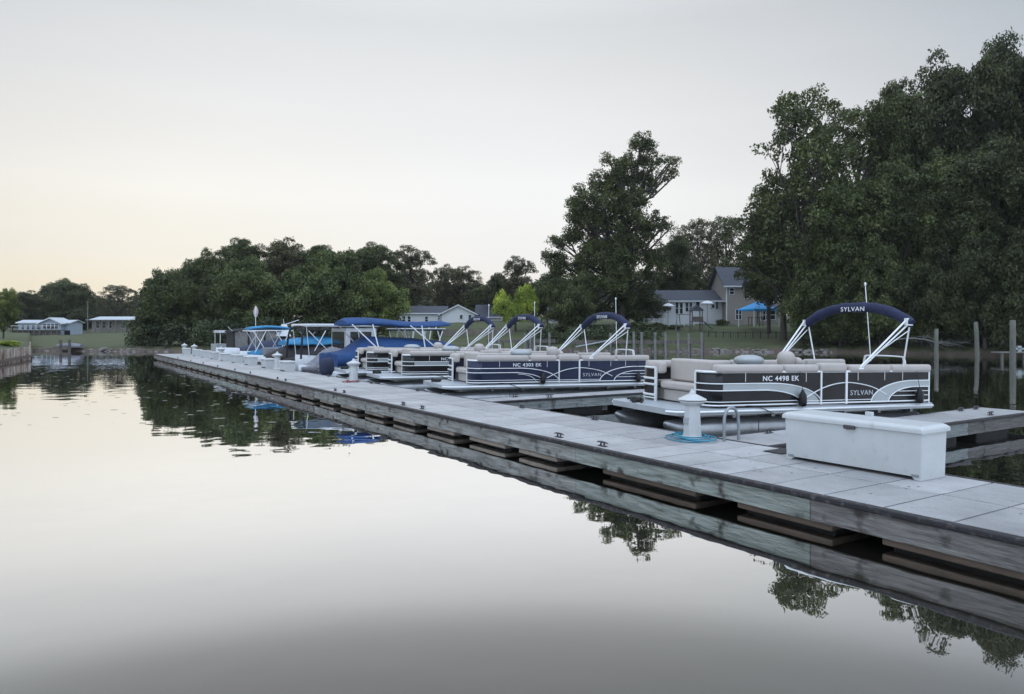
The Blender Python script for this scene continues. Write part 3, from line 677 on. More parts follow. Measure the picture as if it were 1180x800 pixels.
m = MB(); hull(m, 3.4, 1.2, .5); m.build('hull', M['gel'], r)
outboard(r, .05, 0, .42, M['navyc'], 1.1)
# B: tower boat behind it (aluminium tower frame with blue top)
r = root('tower_boat', 29.6, 7.8, 'boat with white tower tubes and a navy top right of the royal blue cover')
m = MB(); hull(m, 5.6, 2.3, .8); m.build('hull', M['gel'], r)
m = MB(); cover(m, .2, 5.3, 2.2, .85, [(0, .05), (.4, .35), (.7, .3), (1, .1)], .2); m.build('mooring_cover', M['bluel'], r)
m = MB(); m.box(.3, 2.7, -1, 1, 2.30, 2.38); m.build('hard_top', M['navyc'], r, bevel=.03)
m = MB(); m.box(.25, 2.75, -1.03, 1.03, 2.385, 2.42); m.build('top_rim', M['wrail'], r, bevel=.015)
legs(r, [[(a, s * .98, 2.3), (b, s * 1.05, .8)] for s in (-1, 1) for a, b in ((.4, .8), (.9, .7), (1.5, 1.8), (1.9, 1.6), (2.3, 2.7), (2.6, 2.0))] , 'tower_leg', .028)
m = MB()
for k in range(4): m.tube([(1.2 + k * .4, -.5, 2.4), (1.3 + k * .4, -.6, 2.75 - .05 * k)], .02); m.ell((1.3 + k * .4, -.6, 2.7), (.06, .06, .08))
m.build('speaker_rack', M['wrail'], r)
# C: grey covered runabout
r = root('covered_runabout', 29.15, 2.9, 'runabout under a wrinkled grey cover left of the royal blue one')
m = MB(); hull(m, 3.4, 1.9, .55); m.build('hull', M['gel'], r)
m = MB(); cover(m, .1, 3.3, 1.95, .55, [(0, .02), (.15, .18), (.38, .85), (.5, .95), (.8, .7), (1, .25)], .22, wav=.05); m.build('mooring_cover', M['greyc'], r)
# D: white houseboat like boat with pale roof and black arch
r = root('cabin_boat', 31.4, 3.4, 'tall white cabin boat with pale roof behind the blue bimini'); r.scale = (.76, 1, 1)
m = MB(); hull(m, 5.6, 2.6, .9); m.build('hull', M['gel'], r)
m = MB(); m.box(3.0, 5.2, -1.15, 1.15, .9, 2.45); cb = m.build('cabin', M['gel'], r, bevel=.06)
for x in (3.3,):
    m = MB(); m.box(x, x + 1.5, -1.18, -1.15, 1.65, 2.25); m.build('window', M['glass'], cb)
m = MB(); m.box(2.97, 3.0, -.9, .9, 1.3, 2.25); m.build('window', M['glass'], cb)
m = MB(); m.box(.2, 5.4, -1.3, 1.3, 2.5, 2.66); m.build('roof', M['gel'], r, bevel=.06)
m = MB(); m.tube(lerpc([(-.1, -1.25, .9), (0, -1.22, 2.0), (.2, -1.0, 2.45), (.2, 1.0, 2.45), (0, 1.22, 2.0), (-.1, 1.25, .9)], 5), .07); m.build('arch', M['blackc'], r)
legs(r, [[(.3, s * 1.15, 2.5), (.5, s * 1.15, .95)] for s in (-1, 1)], 'post')
# E: long boat with brown cover, light blue second cover
r = root('covered_deck_boat', 36.2, 2.9, 'long boat under a dark brown cover with light blue cloth above')
m = MB(); hull(m, 7.2, 2.5, .7); m.build('hull', M['gel'], r)
m = MB(); cover(m, .2, 7.0, 2.55, .85, [(0, .08), (.15, .55), (.4, .85), (.8, .8), (1, .25)], .30); m.build('mooring_cover', M['brownc'], r)
m = MB(); cover(m, 1.2, 6.6, 2.0, 1.58, [(0, .15), (.3, .42), (.6, .35), (1, .2)], .10); m.build('upper_cover', M['bluel'], r)
m = MB(); m.box(2.2, 6.6, -.9, .9, 2.28, 2.42); m.build('bimini_top', M['blackc'], r, bevel=.06)
legs(r, [[(a, s * .9, 2.3), (b, s * 1.1, 1.0)] for s in (-1, 1) for a, b in ((2.4, 3.6), (3.4, 2.6), (5.0, 5.6), (6.2, 5.2))], 'bimini_leg')
# F: dinghy-like white boat low between
r = root('covered_jet_boat', 33.9, 2.9, 'low white boat with a black cover behind the small dock boxes')
m = MB(); hull(m, 3.2, 1.3, .5); m.build('hull', M['gel'], r)
m = MB(); cover(m, .1, 3.0, 1.3, .55, [(0, .03), (.3, .3), (.7, .35), (1, .1)], .1); m.build('mooring_cover', M['blackc'], r)
# G: boat with blue bimini
r = root('bimini_boat', 42.0, 3.0, 'boat with a bright light blue bimini beneath the small white flag')
m = MB(); hull(m, 6.4, 2.4, .85); m.build('hull', M['gel'], r)
m = MB(); cover(m, .4, 6.2, 2.3, .9, [(0, .05), (.3, .35), (.6, .45), (1, .2)], .2); m.build('mooring_cover', M['bluel'], r)
m = MB(); rings = []
for k in range(14):
    t = k / 13; x = .5 + 2.5 * t; rings.append([(x, .95 * math.cos(a), 2.42 + (.07 if k in (0, 13) else .11) * math.sin(a) + .10 * math.sin(PI * t)) for a in [2 * PI * i / 12 for i in range(12)]])
m.loft(rings); m.build('bimini_top', M['bluel'], r)
m = MB(); m.box(.4, 3.1, -1.0, 1.0, 2.27, 2.33); m.build('bimini_frame', M['wrail'], r)
legs(r, [[(a, s * .95, 2.3), (b, s * 1.1, .95)] for s in (-1, 1) for a, b in ((.6, 1.4), (1.4, .7), (2.0, 2.7), (2.9, 2.2))], 'bimini_leg')
# flag
r = empty('flag', D(42.9, 4.2, .9), GX, 'small pale flag on a thin pole above the blue bimini', 'flag')
m = MB(); m.tube([(0, 0, 0), (0, 0, 3.0)], .02, 6); m.build('pole', M['wrail'], r)
m = MB(); m.loft([[(-.04 - .10 * abs(math.sin(k * .6)), -.02, 2.95 - k * .14), (.06 + .12 * math.sin(k * .6), .02, 2.98 - k * .14), (.06 + .12 * math.sin(k * .6), .035, 2.98 - k * .14), (-.04 - .10 * abs(math.sin(k * .6)), -.005, 2.95 - k * .14)] for k in range(6)], mi=0)
m.build('cloth', mat('flag_cloth', (.62, .60, .60), .8, col2=(.48, .30, .32), scale=4), r)
# H: navy covered boat with white radar mast
r = root('covered_cruiser', 46.6, 3.0, 'cruiser under a dark navy cover with white bow and mast')
m = MB(); hull(m, 7.4, 2.5, .95); m.build('hull', M['gel'], r)
m = MB(); cover(m, .9, 7.2, 2.5, 1.0, [(0, .1), (.15, .35), (.4, .75), (.6, .85), (.9, .5), (1, .2)], .25); m.build('mooring_cover', M['navyc'], r)
m = MB(); m.loft([[(3.6, -.5, 1.9), (4.4, -.5, 1.9), (4.4, .5, 1.9), (3.6, .5, 1.9)], [(3.9, -.12, 2.75), (4.2, -.12, 2.75), (4.2, .12, 2.75), (3.9, .12, 2.75)]], sm=False); m.tube([(4.05, 0, 2.7), (4.0, 0, 3.1)], .02); m.tube([(4.05, 0, 2.7), (5.1, 0, 3.05)], .03); m.build('mast', M['gel'], r)
m = MB(); m.ell((3.5, -.3, 2.35), (.32, .25, .18)); m.build('sail_bag', M['bluec'], r)
# I: white runabout with grey engine hatch
r = root('small_white_boat', 40.0, 3.0, 'small open white boat with grey seats before the light blue bimini')
m = MB(); hull(m, 4.0, 1.5, .7); m.build('hull', M['gel'], r)
m = MB(); m.box(1.0, 2.0, -.6, .6, .72, 1.25); m.build('seat', M['greyc'], r, bevel=.06)
m = MB(); m.loft([[(2.3, -.6, .75), (2.35, -.6, .75), (2.35, .6, .75), (2.3, .6, .75)], [(2.6, -.5, 1.3), (2.65, -.5, 1.3), (2.65, .5, 1.3), (2.6, .5, 1.3)]], sm=False); m.build('windscreen', M['glass'], r)
# J: boat with black canopy and vinyl windows
r = root('canopy_cruiser', 50.4, 3.2, 'cruiser with a black canopy and pale vinyl windows near the dock end')
r.scale = (.6, .95, .78); m = MB(); hull(m, 7.8, 2.8, 1.15); m.build('hull', M['gel'], r)
m = MB()
for x in (1.6, 3.3, 5.2, 6.9): m.box(x, x + .16, -1.27, 1.27, 1.2, 2.85)
m.build('canopy_frame', M['blackc'], r)
m = MB(); m.box(1.7, 6.9, -1.2, 1.2, 1.2, 2.8); m.build('vinyl_window', M['clear'], r)
m = MB(); rings = []
for k in range(12):
    t = k / 11; x = 1.4 + 5.8 * t; zb = 2.75 + .2 * math.sin(PI * t); rings.append([(x, -1.35, zb), (x, 1.35, zb), (x, 1.1, zb + .16), (x, 0, zb + .25), (x, -1.1, zb + .16)])
m.loft(rings); m.build('canopy', M['blackc'], r)
legs(r, [[(1.5, -1.2, 2.9), (1.0, -1.2, 3.3)]], 'antenna', .025)
# K: last pale pontoon
r = root('small_pontoon_boat', 55.0, 3.2, 'farthest pale boat with a flat white top near the dock end')
m = MB(); m.box(.3, 5.6, -1.1, 1.1, .45, .6); m.build('deck', M['gel'], r)
for y in (-.8, .8):
    m = MB(); m.tube([(0, y, .25), (.5, y, .15), (5.4, y, .15)], [.05, .28, .28], 12); m.build('pontoon', M['alu'], r)
m = MB(); m.box(.7, 5.3, -1.05, 1.05, .6, 1.25); m.build('fence_panel', M['silver'], r)
m = MB(); m.box(.9, 4.4, -1.1, 1.1, 2.1, 2.3); m.build('hard_top', M['gel'], r, bevel=.04)
legs(r, [[(a, s * 1.0, 2.1), (a, s * 1.0, 1.2)] for s in (-1, 1) for a in (1.0, 4.2)], 'post')

# ------------------------------------------------------------------ pilings on the right
def piling(px, ytop, ywater, label, rad=.12, lean=0):
    Y = F * H / (ywater - HZ); b = PX(px, Y, 0); h = ZY(ytop, Y)
    m = MB(); m.tube([(0, 0, -1.8), (0, 0, .2), (lean * .4, 0, h * .6), (lean, 0, h - .02), (lean, 0, h)], [rad * 1.05, rad * 1.05, rad, rad * .95, rad * .8], 12)
    tag(m.build('mooring_piling', M['pile'], None, b), label, 'piling', 'weathered mooring pilings standing in the water')
piling(1079, 379, 415, 'mooring piling just right of the nearest pontoon boat', .15)
piling(1126, 371, 412, 'slightly leaning mooring piling, middle of the standing ones', .17, -.12)
piling(1167, 369, 419, 'thick mooring piling at the right edge, front one of the pair', .19)
piling(1172.5, 370, 409, 'mooring piling at the right edge, rear one of the pair', .16)
# walkway beam / small dock at right edge
r = empty('small_pier', PX(1157, 55, 0), .05, 'small low pier entering at the right edge behind the pilings', 'pier')
m = MB(); m.box(-.3, 5, 0, 1.0, .62, .70); m.build('deck', M['palep'], r)
for x in (-.1, 1.6, 3.4):
    m = MB(); m.box(x, x + .14, .1, .24, -1, .62); m.build('post', M['pile'], r)
m = MB(); m.box(1.3, 1.6, .3, .6, .7, 1.15); m.box(1.1, 1.8, .3, .6, .85, 1.0); m.build('mooring_gear', M['galv'], r)

# ------------------------------------------------------------------ left bulkhead
r = empty('bulkhead_wall', (0, 0, 0), 0, 'rust streaked timber bulkhead wall at the left shore', 'retaining wall')
pts = [PX(-900, 26), PX(-300, 31), PX(-65, 39), PX(0, 50.5), PX(34, 60), PX(34.5, 84)]
m = MB(); cp = MB()
for a, b in zip(pts, pts[1:]):
    d = b - a; n_ = int(d.length / .34); t = d.normalized(); nn = Vector((-t.y, t.x, 0))
    for k in range(n_):
        p = a + d * (k / n_); q = a + d * ((k + .96) / n_); o = R.uniform(0, .05)
        vs = [p - nn * (.1 - o), q - nn * (.1 - o), q + nn * .05, p + nn * .05]; zt = .98 + R.uniform(-.03, .02)
        m.loft([[(w.x, w.y, -1) for w in vs], [(w.x, w.y, zt) for w in vs]], sm=False)
    vs = [a + nn * .1 * -1 - nn * .09, b - nn * .19, b - nn * .10, a - nn * .10]
    cp.loft([[(w.x, w.y, .15) for w in vs], [(w.x, w.y, .32) for w in vs]], sm=False)
m.build('sheet_wall', mat('rusty_sheet_wall', (.27, .22, .18), .9, col2=(.42, .38, .34), scale=1.4, mapping=(1.5, 1.5, .35), rnd=.4, stain=((.15, .065, .035), 1.3, .5, .62)), r); cp.build('waler', M['tanfloat'], r)

# ------------------------------------------------------------------ houses
def house(name, px0, px1, Yf, ybase, yeave, yridge, depth, wall, roof, label, gable=None, wins=(), doors=(), over=.35):
    """front wall faces the camera between px0 and px1 at distance Yf"""
    x0 = (px0 - 590) / F * Yf; x1 = (px1 - 590) / F * Yf; Wd = x1 - x0
    zb = ZY(ybase, Yf); ze = ZY(yeave, Yf) - zb; zr = ZY(yridge, Yf + depth / 2) - zb
    r = empty(name, (x0, Yf, zb), 0, label, 'house')
    m = MB(); m.box(0, Wd, 0, depth, -1.2, ze)
    if gable is None:
        for x in (0, Wd - .02): m.loft([[(x, 0, ze), (x, depth, ze), (x, depth / 2, zr - .05)], [(x + .02, 0, ze), (x + .02, depth, ze), (x + .02, depth / 2, zr - .05)]], sm=False)
    m.build('wall', wall, r)
    m = MB()
    for s in (0, 1):
        y0, y1 = (-over, depth / 2) if s == 0 else (depth + over, depth / 2)
        ds = -(zr - ze) / (depth / 2) * over
        m.loft([[(-over, y0, ze + ds), (-over, y1, zr), (-over, y1, zr + .12), (-over, y0, ze + .12 + ds)], [(Wd + over, y0, ze + ds), (Wd + over, y1, zr), (Wd + over, y1, zr + .12), (Wd + over, y0, ze + .12 + ds)]], sm=False)
    m.build('roof', roof, r)
    m = MB(); ds = -(zr - ze) / (depth / 2) * over; m.box(-over, Wd + over, -over - .03, -over, ze + ds - .05, ze + ds + .13); m.build('gutter', M['trim'], r)
    for a, b, ya, yb in wins:                            # in photo pixels
        X0 = (a - px0) * Yf / F; X1 = (b - px0) * Yf / F; Z1 = ZY(ya, Yf) - zb; Z0 = ZY(yb, Yf) - zb
        m = MB(); m.box(X0 - .08, X1 + .08, -.06, -.003, Z0 - .08, Z1 + .08); w = m.build('window', M['trim'], r)
        m = MB(); m.box(X0, X1, -.075, -.062, Z0, Z1); m.build('pane', M['glass'], w)
        m = MB(); m.box(X0, X1, -.09, -.077, (Z0 + Z1) / 2 - .03, (Z0 + Z1) / 2 + .03); m.build('sash_bar', M['trim'], w)
    return r, zb, ze, zr, Wd
# white ranch house in the middle (front flank facing, gable end to the right)
r, zb, ze, zr, Wd = house('ranch_house', 424, 512, 122, 375, 361, 353.5, 8, M['siding'], M['roof'], 'long white single storey house with grey roof behind the marina', wins=[(x, x + 3, 365, 371) for x in (443, 451, 457, 464, 470, 490)] + [(505, 506.5, 364, 368)])
r2_, *_ = house('gable_wing', 509, 547, 119, 375, 361.5, 361, .4, M['siding'], M['roof'], 'x')
for c in list(children(r2_)):
    for d in children(c): bpy.data.objects.remove(d)
    bpy.data.objects.remove(c)
bpy.data.objects.remove(r2_)
def gable_wing(rt, px0, px1, Yf, ybase, yeave, yapex, depth, wall, roof, wins, parent_loc):
    x0 = (px0 - 590) / F * Yf - parent_loc.x; x1 = (px1 - 590) / F * Yf - parent_loc.x; y0 = Yf - parent_loc.y
    zb, ze, zr = [ZY(q, Yf) - parent_loc.z for q in (ybase, yeave, yapex)]; mid = (x0 + x1) / 2
    m = MB(); m.loft([[(x0, y, zb - 1.2), (x1, y, zb - 1.2), (x1, y, ze), (mid, y, zr), (x0, y, ze)] for y in (y0, y0 + depth)], sm=False); m.build('gable_wall', wall, rt)
    m = MB(); o = .5; k = (zr - ze) / ((x1 - x0) / 2)
    for s in (-1, 1):
        e = mid + s * ((x1 - x0) / 2 + o); ez = ze - k * o
        m.loft([[(mid, y, zr + .02), (e, y, ez + .02), (e, y, ez + .16), (mid, y, zr + .18)] for y in (y0 - .35, y0 + depth + .2)], sm=False)
    rf = m.build('gable_roof', roof, rt)
    m = MB()
    for s in (-1, 1):
        e = mid + s * ((x1 - x0) / 2 + o); ez = ze - k * o
        m.loft([[(mid, y, zr - .04), (e, y, ez - .04), (e, y, ez + .14), (mid, y, zr + .14)] for y in (y0 - .40, y0 - .352)], sm=False)
    m.build('bargeboard', M['trim'], rf)
    for a, b, ya, yb in wins:
        X0 = (a - 590) / F * Yf - parent_loc.x; X1 = (b - 590) / F * Yf - parent_loc.x; Z1 = ZY(ya, Yf) - parent_loc.z; Z0 = ZY(yb, Yf) - parent_loc.z
        m = MB(); m.box(X0 - .08, X1 + .08, y0 - .06, y0 - .003, Z0 - .08, Z1 + .08); w = m.build('window', M['trim'], rt)
        m = MB(); m.box(X0, X1, y0 - .075, y0 - .062, Z0, Z1); m.build('pane', M['glass'], w)
gable_wing(r, 509, 547, 118, 375, 361.5, 352, 12, M['siding'], M['roof'], [(530, 533, 363, 367.5), (540, 543, 363, 369.5)], r.location)
r, *_ = house('grey_roof_house', 549, 578, 130, 376, 365, 352, 9, M['siding'], M['roof'], 'white house with steep grey roof behind the lime green willow')
# white cottage + beige two storey house
r, *_ = house('white_cottage', 761, 836, 108, 372, 346.5, 335.5, 8, M['siding'], M['roof'], 'white single storey cottage with dark shutters beside the beige house',
   wins=[(766.5, 773.5, 350, 357), (778.5, 781.5, 349, 361.5), (783.5, 786.5, 349, 361.5), (790, 793, 349, 359), (794.5, 797.5, 349, 359), (802, 806, 348, 358), (820, 823, 346.5, 355)])
m = MB(); m.box(7.7, 9.0, -2.0, -.36, 3.0, 3.1); m.build('porch_roof', M['trim'], r)
for k, xx in enumerate((7.35, 8.15)):
    m = MB(); m.box(xx, xx + .22, -.05, -.004, 2.0, 3.1); m.build('shutter', M['black'], r)
r, *_ = house('two_storey_house', 836.8, 872, 106, 373, 328, 309, 8, M['beige'], M['roof'], 'beige two storey house half hidden by the big tree',
   wins=[(841, 845.5, 332.5, 339), (857.5, 863.5, 331, 343.5), (848, 854, 357, 368), (877, 882, 357, 369)], over=.5)
m = MB(); x = (0); m.box(-.04, .12, -.05, -.003, -1, 5.4); m.build('corner_board', M['trim'], r)
r, *_ = house('garage', 873, 900, 107, 373, 356, 350, 6, M['beige'], M['roof'], 'low beige garage wing behind the blue canopy tent', wins=[(880, 886, 358, 368), (888, 893, 358, 368)])
r, *_ = house('small_white_house', 634, 655, 112, 375, 362, 355, 6, M['siding'], M['roof'], 'small white house glimpsed under the tall tree', wins=[(641, 643, 364, 368)])
# left houses
r, zb, ze, zr, Wd = house('lake_house', 21, 81, 140, 386, 372, 369.5, 4, M['sidingb'], M['roofl'], 'pale blue house on posts left of its neighbour on the far lawn', wins=[(a, a + 3.2, 374.5, 379.5) for a in (25, 31, 37, 43)])
gable_wing(r, 46, 70, 138.8, 386, 372.5, 367, 4, M['sidingb'], M['roofl'], [(50 + 4.5 * k, 53.6 + 4.5 * k, 373.5, 379) for k in range(4)], r.location)
m = MB(); m.box(.02, Wd - .02, -.08, -.01, -1, .85); m.build('underfloor_shade', M['black'], r)  # black sheet standing in for the shade under house and porch
m = MB(); m.box(.3, Wd - .3, -3.0, -1.3, .78, .92); m.box(.3, Wd - .3, -2.7, -2.6, -1, .78); m.build('porch_deck', M['pier'], r)
for k in range(9):
    m = MB(); m.box(.6 + k * (Wd - 1.4) / 8, .72 + k * (Wd - 1.4) / 8, -2.95, -2.83, -1.3, 1.75); m.build('porch_post', M['palep'], r)
m = MB(); m.box(.6, Wd - .6, -2.96, -2.9, 1.66, 1.74); m.build('porch_rail', M['trim'], r)
r, zb, ze, zr, Wd = house('dark_lake_house', 106, 156, 158, 383, 368.5, 365.5, 7, M['beige'], M['roofl'], 'dark house with pale flat roof and porch on the far lawn', wins=[(a, a + 4, 371, 378) for a in (111, 118, 125, 140)])
for k in range(7):
    m = MB(); m.box(.1 + k * (Wd - .4) / 6, .25 + k * (Wd - .4) / 6, -1.9, -1.75, -.6, ze - .1); m.build('porch_post', M['palep'], r)
m = MB(); m.box(-.3, Wd + .3, -2.0, -.4, ze - .12, ze); m.build('porch_roof', M['roofl'], r)
r, *_ = house('camper_shed', 150, 163, 162, 381, 367, 366, 3, M['trim'], M['roofl'], 'white shed at the right end of the dark lake house')

# ------------------------------------------------------------------ garden things
def canopy_tent():
    Y = 98; x = (874 - 590) / F * Y; g = ZY(374, Y)
    r = empty('canopy_tent', (x, Y, g), .25, 'bright blue canopy tent on the lawn before the beige house', 'tent')
    z1 = ZY(356.5, Y) - g; z2 = ZY(347, Y) - g; w = 1.9
    m = MB(); m.add([(-w, -w, z1), (w, -w, z1), (w, w, z1), (-w, w, z1), (0, 0, z2), (-w, -w, z1 - .22), (w, -w, z1 - .22), (w, w, z1 - .22), (-w, w, z1 - .22)], [(0, 1, 4), (1, 2, 4), (2, 3, 4), (3, 0, 4), (0, 5, 6, 1), (1, 6, 7, 2), (2, 7, 8, 3), (3, 8, 5, 0)])
    o = m.build('tent_roof', mat('tent_blue', (.02, .30, .68), .6, var=.08), r); s = o.modifiers.new('s', 'SOLIDIFY'); s.thickness = .02
    for a in (-1, 1):
        for b in (-1, 1):
            m = MB(); m.box(a * w * .96 - .05, a * w * .96 + .05, b * w * .96 - .05, b * w * .96 + .05, -.3, z1 - .02); m.build('leg', M['trim'], r)
    t = empty('patio_table', (x - .3, Y + .2, g), .2, 'dark patio table under the blue canopy tent', 'table')
    m = MB(); m.box(-.9, .9, -.5, .5, .9, .98); m.build('table_top', M['pier'], t)
    for a in (-.8, .8):
        for b in (-.4, .4): m = MB(); m.box(a - .04, a + .04, b - .04, b + .04, -.3, .9); m.build('leg', M['pier'], t)
canopy_tent()
def umbrella(px, Y, ytop, w, label):
    g = ground(px, Y); z = ZY(ytop, Y) - g; r = empty('patio_umbrella', PX(px, Y, g), 0, label, 'umbrella')
    m = MB(); m.lathe([(w, z - .45), (w * .98, z - .38), (w * .5, z - .12), (.02, z)], n=8, sm=False); m.build('canopy', M['trim'], r)
    m = MB(); m.tube([(0, 0, 0), (0, 0, z - .1)], .03, 6); m.build('pole', M['pier'], r)
umbrella(815, 103, 346.5, 1.0, 'pale patio umbrella above the wooden play tower')
umbrella(770, 104, 349.5, .9, 'pale patio umbrella at the left end of the cottage')
Yp = 96; g = ground(795, Yp)
r = empty('play_tower', PX(803, Yp, g), 0, 'wooden play tower with swing beam and green slide on the lawn', 'play set')
zt = ZY(365, Yp) - g; zq = ZY(351.5, Yp) - g; zp = ZY(358, Yp) - g
for a in (-.6, .7):
    for b in (0, 1.2): m = MB(); m.box(a - .06, a + .06, b - .06, b + .06, -.2, zp); m.build('post', M['pier'], r)
m = MB(); m.box(-.7, .8, -.1, 1.3, zt - .7, zt - .62); m.box(-.7, .8, -.12, -.06, zt - .6, zt); m.build('platform', M['pier'], r)
m = MB(); m.loft([[(-.85, y, zp), (.95, y, zp), (.05, y, zq)] for y in (-.2, 1.4)], sm=False); m.build('roof', M['roof'], r)
m = MB(); m.loft([[(x, y, z) for y, z in ((.2, z_), (.28, z_ + .12), (.32, z_), (.75, z_), (.8, z_ + .12), (.87, z_))] for x, z_ in ((.75, zt - .6), (1.1, zt - .72), (2.0, zt - 1.5), (2.3, zt - 1.65))], sm=False); m.build('slide', M['green'], r)
m = MB(); m.tube([(-.6, .5, zt + .3), (-2.5, .5, zt + .3)], .06, 6); m.build('swing_beam', M['palep'], r)
for dx in (-.45, .45):
    m = MB(); m.tube([(-2.3 + dx * .3, .5 , zt + .3), (-2.3 + dx, .5 + dx, -.3)], .06, 6); m.build('leg', M['palep'], r)
m = MB(); m.tube([(.8, -.1, zt - .5), (1.4, -.5, -.2)], .05, 6); m.build('ladder', M['palep'], r)
# fences
def rail_fence(name, a, b, n, h, label, mt, solid=False, pick=.12):
    r = empty(name, a, math.atan2(b.y - a.y, b.x - a.x), label, 'fence'); Ln = (Vector((b.x, b.y, 0)) - Vector((a.x, a.y, 0))).length; dz = b.z - a.z
    m = MB()
    for k in range(n + 1):
        x = Ln * k / n; m.box(x - .05, x + .05, -.05, .05, dz * x / Ln - .4, dz * x / Ln + h + .06)
    m.build('post', M[mt], r) if n > 100 else None
    for k in range(n + 1):
        x = Ln * k / n; q = MB(); q.box(x - .05, x + .05, -.05, .05, dz * x / Ln - .4, dz * x / Ln + h + .06); q.build('post', M[mt], r)
    m = MB(); x = 0
    while x < Ln - pick:
        z = dz * x / Ln
        if solid: m.box(x + .01, x + pick - .01, -.02, .02, z, z + h)
        else: m.box(x + pick / 2 - .012, x + pick / 2 + .012, -.012, .012, z + .05, z + h)
        x += pick
    m.build('picket', M[mt], r)
    m = MB()
    for zz in (h * .12, h * .92):
        m.loft([[(x, -.025, dz * x / Ln + zz), (x, .025, dz * x / Ln + zz), (x, .025, dz * x / Ln + zz + .05), (x, -.025, dz * x / Ln + zz + .05)] for x in (0, Ln)], sm=False)
    m.build('rail', M[mt], r)
def GP(px, Y): return PX(px, Y, ground(px, Y))
rail_fence('metal_fence', PX(808, 91, .96), PX(912, 88, .96), 12, 1.12, 'black metal picket fence across the lawn by the water', 'blackc', pick=.28)
rail_fence('board_fence', PX(500, 96, 1.2), PX(592, 96, 1.2), 9, 1.25, 'tan board fence below the white ranch house', 'tanfence', True, .3)
rail_fence('deck_rail', PX(742, 103, 2.95), PX(800, 103, 2.95), 10, .95, 'white deck railing before the cottage', 'trim', pick=.2)
rail_fence('picket_fence', PX(640, 100, 1.9), PX(712, 100, 1.9), 8, 1.15, 'white picket fence seen under the nearest folded biminis', 'palep', True, .26)
# timber pier along the middle shore
def shore_pier(px0, px1, Y, posts, ydeck, ytop, label):
    r = empty('timber_pier', PX(px0, Y, 0), 0, label, 'pier'); Ln = (px1 - px0) * Y / F; zd = ZY(ydeck, Y)
    m = MB(); m.box(0, Ln, 0, 1.3, zd - .14, zd); m.box(0, Ln, -.06, -.003, zd - .32, zd - .05); m.build('deck', M['pier'], r)
    for p in posts:
        x = (p - px0) * Y / F; m = MB(); m.tube([(x, -.15, -1), (x, -.15, ZY(ytop, Y) + R.uniform(-.12, .12))], [.15, .13], 8); m.build('piling', M['palep'], r)
    k = 0.4
    while k < Ln:
        m = MB(); m.box(k, k + .12, .2, .32, -1, zd - .15); m.build('strut', M['pier'], r); k += 1.35
    return r
shore_pier(655, 812, 76, (703, 730, 739, 754.6, 766.5, 781, 793, 808), 392.5, 382.5, 'dark timber pier with pale pilings between the trees and the black fence')
shore_pier(560, 640, 78, (567, 575, 605, 611, 615, 633), 391.5, 383, 'timber pier with pale pilings seen between the second and third biminis')
r = empty('gangway', PX(664, 73, ZY(400, 73)), 0, 'grey aluminium gangway sloping up to the dark timber pier', 'gangway')
m = MB(); a = Vector((0, 0, 0)); b = PX(703, 75.5, ZY(392.5, 75.5)) - PX(664, 73, ZY(400, 73))
for o_ in (0, .9): m.tube([a + Vector((0, o_, 0)), b + Vector((0, o_, 0))], .07, 6)
m.loft([[(p.x, p.y + q, p.z + w) for q, w in ((0, 0), (.9, 0), (.9, .05), (0, .05))] for p in (a, b)], sm=False)
m.build('ramp', M['galv'], r)
def pole(px, Y, y0, y1, label, arm=True, rad=.12):
    g = ground(px, Y); r = empty('utility_pole', PX(px, Y, g), 0, label, 'utility pole'); z = ZY(y0, Y) - g
    m = MB(); m.tube([(0, 0, -.2), (0, 0, z)], [rad, rad * .7], 8); m.build('pole', M['palep'], r)
    if arm: m = MB(); m.box(-.6, .6, -.05, .05, z - .5, z - .4); m.build('crossarm', M['palep'], r)
pole(831, 112, 307, 330, 'utility pole rising behind the white cottage roof')
pole(101, 150, 347, 364, 'utility pole between the two left houses', False, rad=.11)
r = empty('overturned_boat', PX(63, 80, .42), .1, 'grey overturned skiff on the bank below the pale blue house', 'boat')
m = MB(); m.loft([[(x, -w, 0), (x, -w * .7, h), (x, w * .7, h), (x, w, 0)] for x, w, h in ((0, .1, .1), (.5, .45, .4), (1.6, .6, .5), (2.8, .5, .35))], sm=True); m.build('hull', M['greyc'], r)
for px, l in ((70, 'dark landing post left on the bank by the skiff'), (80, 'dark landing post right on the bank by the skiff')):
    m = MB(); m.tube([(0, 0, -.8), (0, 0, 1.2)], .14, 8); tag(m.build('landing_post', M['pier'], None, PX(px, 79, .1)), l, 'post', 'posts at the landing')

